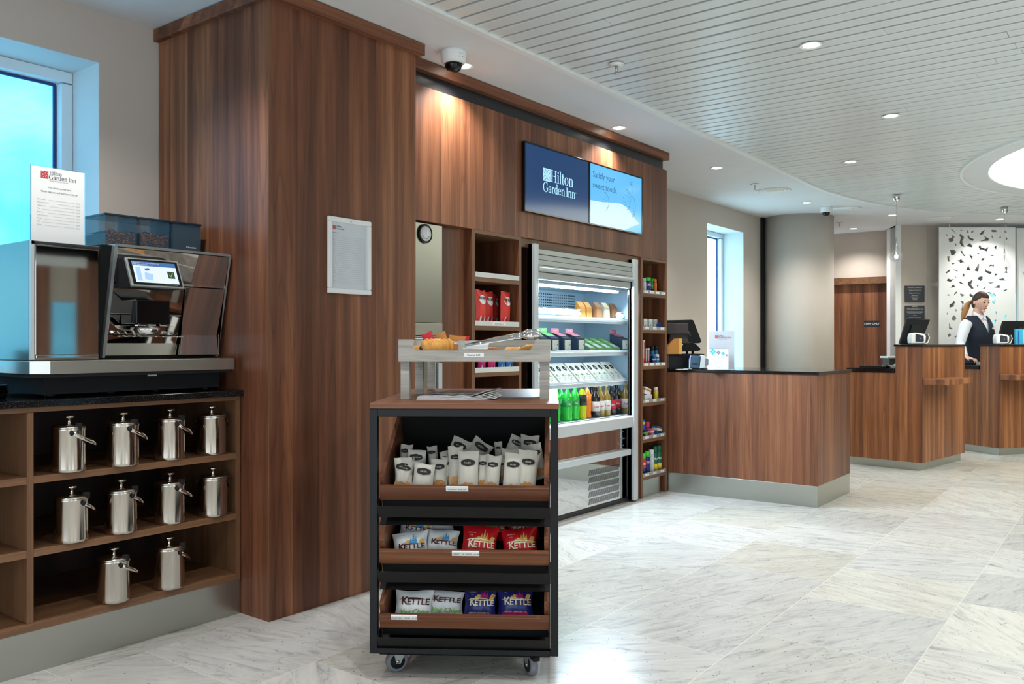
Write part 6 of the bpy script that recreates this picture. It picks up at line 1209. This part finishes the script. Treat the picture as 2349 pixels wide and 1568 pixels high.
def screen_mesh():
    cu = bpy.data.curves.new('s', 'CURVE'); cu.dimensions = '2D'; cu.fill_mode = 'BOTH'; cu.extrude = .009
    def sp(pts):
        s_ = cu.splines.new('POLY'); s_.points.add(len(pts)-1); s_.use_cyclic_u = True
        for q, p in zip(s_.points, pts): q.co = (p[0], p[1], 0, 1)
    sp([(-w_s/2, .02), (w_s/2, .02), (w_s/2, top_s), (-w_s/2, top_s)])
    for hpts in holes: sp([((a-x_c)*sc_, H+(CY-b)*sc_) for a, b in hpts])
    for hpts in holes:      # the pattern runs on below the desk line
        q = [((x_c-a)*sc_, H-.02+(CY-b)*sc_-1.45) for a, b in hpts]
        if min(p[1] for p in q) > .08 and max(p[1] for p in q) < .93: sp(q)
    ob = bpy.data.objects.new('s', cu); me = bpy.data.meshes.new_from_object(ob); bpy.data.objects.remove(ob); return me
sm = screen_mesh(); sm.materials.clear(); sm.materials.append(M['white']); sm.name = 'perforated_panel'
def scr_obj(px, D, label):
    lo_, rz_ = frame_at(px, D, 0); t = empty('perforated_screen', lo_, rz_, label=label, cat='screen panel', group='white perforated screens')
    o = bpy.data.objects.new('panel', sm); SC.collection.objects.link(o); o.parent = t; o.rotation_euler = (math.pi/2, 0, 0)
    for x in (-w_s*.36, w_s*.38): b = MB(); b.tube([(x, 0, top_s), (x, 0, CZ)], .008, 'alub', 8); b.build('hanger', t)
scr_obj(x_c, SD, 'white perforated screen behind the woman'); scr_obj(2328.3+87.5+2, 10.27, 'white perforated screen cut by the right edge of the picture')

# ================================================================== THE WOMAN AT THE DESK
PD = 9.58; pr = dep(2243, CY, PD); PR = Vector((pr.x, pr.y, 0)); PA_ = D2R(-38)
t = empty('person', PR, PA_, label='woman with ponytail, navy waistcoat and white shirt, looking down at the desk', cat='person')
PMi = (Matrix.Translation(PR) @ Matrix.Rotation(PA_, 4, 'Z')).inverted()
pl = lambda px, py, D: PMi @ dep(px, py, D)
M['skin'] = mat('skin', (232, 184, 166), .5, spec=.35, var=.05); M['hair'] = mat('brown_hair', (62, 42, 32), .6, var=.45, vscale=70, bump=.6, bscale=120); M['hairb'] = mat('blonde_hair_ends', (164, 112, 62), .45, var=.35, vscale=60)
M['shirt'] = mat('white_shirt', (226, 230, 240), .7); M['vest'] = mat('navy_waistcoat', (20, 30, 48), .75); M['trou'] = mat('black_trousers', (16, 18, 24), .8); M['lip'] = mat('lips', (186, 90, 92), .4); M['eye'] = mat('eyes', (46, 34, 30), .3)
S1, E1, W1_ = pl(2215, 741, 9.48), pl(2203, 788, 9.42), pl(2214, 817, 9.27); HF = pl(2231, 828, 9.20)
S2, E2, W2_ = Vector((.165, .02, 1.365)), Vector((.225, -.03, 1.12)), Vector((.17, -.24, 1.06))
hc = Vector((.005, -.035, 1.592)); HRt = Matrix.Translation(hc) @ Matrix.Rotation(D2R(4), 4, 'Z') @ Matrix.Rotation(D2R(12), 4, 'X')
b = MB(); V = []; Fc = []; n, k = 24, 18
for j in range(k+1):
    ph = math.pi*j/k; nz = math.cos(ph)
    for i in range(n):
        a = 2*math.pi*i/n; x, y = math.sin(ph)*math.cos(a), math.sin(ph)*math.sin(a)
        jw = 1-.30*max(0, -nz)**1.2; fx = .073*x*jw; fy = y*(.092 if y > 0 else .088*(1-.05*max(0, -nz))); fz = .112*nz
        if nz < -.3 and y > 0: fy *= .6
        V.append((fx, fy, fz))
for j in range(k):
    for i in range(n): i2 = (i+1) % n; Fc.append((j*n+i, (j+1)*n+i, (j+1)*n+i2, j*n+i2))
b.geo(V, Fc, 'skin', HRt, True)
b.loft([((0, -.078, .012), .006, .006, (0, 0, 1), (1, 0, 0)), ((0, -.088, .0), .008, .010, (0, 0, 1), (1, 0, 0)), ((0, -.094, -.018), .011, .014, (0, 0, 1), (1, 0, 0)), ((0, -.090, -.030), .013, .010, (0, 0, 1), (1, 0, 0)), ((0, -.082, -.034), .008, .006, (0, 0, 1), (1, 0, 0))], 'skin', 10, HRt)
for sx in (-1, 1): b.ball((sx*.073, .012, -.005), .010, .018, .028, 'skin', 10, 8, HRt)
b.ball((0, -.058, -.090), .026, .020, .018, 'skin', 10, 8, HRt)
b.loft([((0, .02, 1.41), .062, .055, (0, 0, 1), (1, 0, 0)), ((0, .01, 1.46), .050, .05, (0, 0, 1), (1, 0, 0)), ((0, -.012, 1.53), .050, .054, (0, 0, 1), (1, 0, 0)), ((0, -.02, 1.58), .048, .054, (0, 0, 1), (1, 0, 0))], 'skin', 16)
b.loft([((0, 0, .86), .165, .125, (0, 0, 1), (1, 0, 0)), ((0, -.005, 1.0), .145, .11, (0, 0, 1), (1, 0, 0)), ((0, -.01, 1.25), .155, .115, (0, 0, 1), (1, 0, 0)), ((0, .01, 1.40), .14, .085, (0, 0, 1), (1, 0, 0)), ((0, .02, 1.44), .07, .06, (0, 0, 1), (1, 0, 0))], 'skin', 20)
def hand(mb, W, tip, side):
    d = (tip-W); L = d.length; d.normalize(); sd = Vector((0, 0, 1)).cross(d).normalized(); up = d.cross(sd)
    if up.z < 0: up = -up
    mb.loft([(W, .024, .018, d, sd), (W+d*.03, .034, .015, d, sd), (W+d*.065, .040, .014, d, sd), (W+d*.085, .038, .012, d, sd)], 'skin', 12)
    for q, (o, ln_) in enumerate(((-.029, .060), (-.010, .070), (.010, .066), (.028, .052))):
        a = W+d*.078+sd*o*side; m1 = a+d*ln_*.5+up*.010; m2 = a+d*ln_*.85-up*.004; m3 = a+d*ln_-up*.020
        mb.tube([a, m1, m2, m3], [.0085, .0082, .0075, .006], 'skin', 8)
    a = W+d*.03+sd*-.03*side; mb.tube([a, a+d*.03-sd*.022*side-up*.004, a+d*.055-sd*.026*side-up*.014], [.011, .009, .007], 'skin', 8)
def limb(mb, P, R_s, m, n=14):
    rings = []
    for i, (p, r) in enumerate(zip(P, R_s)):
        d = (Vector(P[min(i+1, len(P)-1)])-Vector(P[max(0, i-1)])).normalized(); rings.append((p, r, r, d, d.orthogonal()))
    # keep the ring frames aligned
    sd = Vector(rings[0][4]); out = []
    for c, rx, ry, d, _ in rings: sd = (sd-d*sd.dot(d)).normalized(); out.append((c, rx, ry, d, sd.copy()))
    mb.loft(out, m, n)
limb(b, [S1, (S1+E1)/2, E1, (E1+W1_)/2, W1_], [.046, .04, .036, .032, .024], 'skin'); limb(b, [S2, (S2+E2)/2, E2, (E2+W2_)/2, W2_], [.046, .04, .036, .032, .024], 'skin')
dn = (HF-W1_); dn.z = 0; dn.normalize(); tip = W1_+dn*.14; tip.z = .934; hand(b, W1_, tip, 1); hand(b, W2_, W2_+Vector((-.04, -.14, -.03)), -1)
for sx in (-1, 1): limb(b, [Vector((sx*.085, .0, .90)), Vector((sx*.09, -.01, .5)), Vector((sx*.09, .01, .10)), Vector((sx*.09, .0, .05))], [.085, .055, .04, .04], 'skin')
o = b.build('body', t, mods=[('REMESH', dict(mode='VOXEL', voxel_size=.0045, use_smooth_shade=True)), ('SMOOTH', dict(factor=.5, iterations=3))])
b = MB()
for sx in (-1, 1):
    b.ball((sx*.030, -.0790, .006), .015, .007, .0055, 'eye', 12, 6, HRt); b.tube([HRt @ Vector((sx*.014, -.086, .030)), HRt @ Vector((sx*.030, -.0865, .034)), HRt @ Vector((sx*.046, -.078, .028))], .0028, 'hair', 6)
b.build('eyes', t, norm=False); b = MB(); b.ball((0, -.0835, -.058), .022, .006, .006, 'lip', 12, 6, HRt); b.build('mouth', t, norm=False)
# hair: cap swept back, ponytail over the shoulder
b = MB(); V = []; Fc = []
for j in range(k+1):
    ph = math.pi*j/k; nz = math.cos(ph)
    for i in range(n):
        a = 2*math.pi*i/n; x, y = math.sin(ph)*math.cos(a), math.sin(ph)*math.sin(a); V.append((.0795*x, y*.100, .119*nz+.002))
for j in range(k):
    for i in range(n):
        a = 2*math.pi*(i+.5)/n; ph = math.pi*(j+.5)/k; y = math.sin(ph)*math.sin(a); x = math.sin(ph)*math.cos(a); nz = math.cos(ph)
        if nz > .50-.5*max(0, y+.45)*1.6 and not (y < -.2 and nz < .42): pass
        elif y > .12 and nz > -.66: pass
        else: continue
        i2 = (i+1) % n; Fc.append((j*n+i, (j+1)*n+i, (j+1)*n+i2, j*n+i2))
b.geo(V, Fc, 'hair', HRt, True); b.build('hair', t, mods=[('SOLIDIFY', dict(thickness=.012, offset=-.6)), ('SUBSURF', dict(levels=1, render_levels=1))])
b = MB(); p0 = HRt @ Vector((-.03, .088, .005)); p3 = pl(2210, 722, 9.66); p3.z = 1.45
limb(b, [p0, p0*.92+p3*.08+Vector((0, .028, -.01)), p0*.75+p3*.25+Vector((0, .035, -.0)), (p0+p3)/2+Vector((0, .024, 0)), p3*.75+p0*.25+Vector((0, .01, 0)), p3, p3+Vector((-.008, 0, -.05)), p3+Vector((-.012, 0, -.085))], [.014, .022, .030, .034, .034, .028, .018, .004], 'hairb', 16); b.build('ponytail', t, mods=[('SUBSURF', dict(levels=2, render_levels=2))])
# shirt with collar
b = MB(); up = (0, 0, 1); xs_ = (1, 0, 0)
b.loft([((0, 0, .93), .168, .13, up, xs_), ((0, -.005, 1.02), .152, .118, up, xs_), ((0, -.01, 1.25), .162, .122, up, xs_), ((0, .005, 1.36), .16, .10, up, xs_), ((0, .012, 1.405), .125, .08, up, xs_), ((0, .012, 1.445), .07, .064, up, xs_)], 'shirt', 24)
limb(b, [S1+Vector((.03, 0, .012)), S1+Vector((-.005, 0, -.03)), (S1+E1)/2, E1, (E1+W1_)/2, W1_], [.055, .062, .056, .048, .042, .030], 'shirt', 16); limb(b, [S2+Vector((-.03, 0, .012)), S2+Vector((.005, 0, -.03)), (S2+E2)/2, E2, (E2+W2_)/2, W2_], [.055, .062, .056, .048, .042, .030], 'shirt', 16)
b.build('shirt', t, mods=[('REMESH', dict(mode='VOXEL', voxel_size=.006, use_smooth_shade=True)), ('SMOOTH', dict(factor=.5, iterations=4))])
b = MB()
for sx in (-1, 1): b.geo([(sx*.004, -.075, 1.415), (sx*.05, -.082, 1.385), (sx*.072, -.045, 1.43), (sx*.062, .01, 1.462), (sx*.058, .0, 1.49), (sx*.050, -.03, 1.475), (sx*.024, -.062, 1.45)], [(0, 1, 2, 6), (2, 3, 4, 5), (2, 5, 6)], 'shirt')
b.build('collar', t, mods=[('SOLIDIFY', dict(thickness=.004))])
# waistcoat: open V, no sleeves
b = MB(); n = 48; rg = [(.90, .178, .140, 0), (.97, .170, .136, -.002), (1.05, .163, .13, -.006), (1.13, .168, .134, -.01), (1.21, .173, .138, -.012), (1.28, .160, .134, -.012), (1.33, .150, .122, -.008), (1.37, .146, .108, .0), (1.405, .134, .092, .006), (1.435, .104, .078, .012)]
rg2 = []
for (q0, q1) in zip(rg, rg[1:]):
    for s_ in range(4): rg2.append(tuple(q0[i_]+(q1[i_]-q0[i_])*s_/4 for i_ in range(4)))
rg = rg2+[rg[-1]]; n = 96
V = []; Fc = []
for z, rx, ry, yo in rg:
    for i in range(n):
        a = 2*math.pi*i/n; x = rx*math.cos(a); bx = (z-1.22)*.30
        if math.sin(a) < 0 and z > 1.21 and abs(abs(x)-bx) < .0058: x = math.copysign(bx, x); V.append((x, yo-ry*math.sqrt(max(0, 1-(x/rx)**2)), z))
        else: V.append((x, yo+ry*math.sin(a), z))
for j in range(len(rg)-1):
    zc = (rg[j][0]+rg[j+1][0])/2
    for i in range(n):
        a = 2*math.pi*(i+.5)/n; x, y = rg[j][1]*math.cos(a), rg[j][2]*math.sin(a)
        if y < 0 and zc > 1.22 and abs(x) < (zc-1.22)*.30: continue
        i2 = (i+1) % n; Fc.append((j*n+i, j*n+i2, (j+1)*n+i2, (j+1)*n+i))
b.geo(V, Fc, 'vest', None, True); o = b.build('waistcoat', t, mods=[('SOLIDIFY', dict(thickness=.008, offset=1))])
b = MB(); b.box(.062, -.150, 1.285, .108, -.138, 1.305, 'paper'); b.build('name_badge', o, bevel=.002)
for z in (1.09, 1.03): b = MB(); b.ball((.004, -.148, z), .006, .004, .006, 'black', 8, 6); b.build('button', o, norm=False)
b = MB(); b.loft([((0, 0, .94), .172, .134, up, xs_), ((0, 0, .84), .182, .14, up, xs_), ((0, 0, .78), .176, .13, up, xs_)], 'trou', 24)
for sx in (-1, 1): limb(b, [Vector((sx*.088, 0, .82)), Vector((sx*.09, -.005, .5)), Vector((sx*.09, .01, .06))], [.094, .068, .055], 'trou', 16)
b.build('trousers', t, mods=[('REMESH', dict(mode='VOXEL', voxel_size=.008, use_smooth_shade=True))])
for sx in (-1, 1): b = MB(); b.loft([((sx*.09, .06, .035), .032, .03, (0, 1, 0), xs_), ((sx*.09, -.02, .04), .042, .038, (0, 1, 0), xs_), ((sx*.09, -.12, .026), .04, .025, (0, 1, 0), xs_), ((sx*.09, -.165, .02), .02, .014, (0, 1, 0), xs_)], 'blackg', 14); b.build('shoe', t)
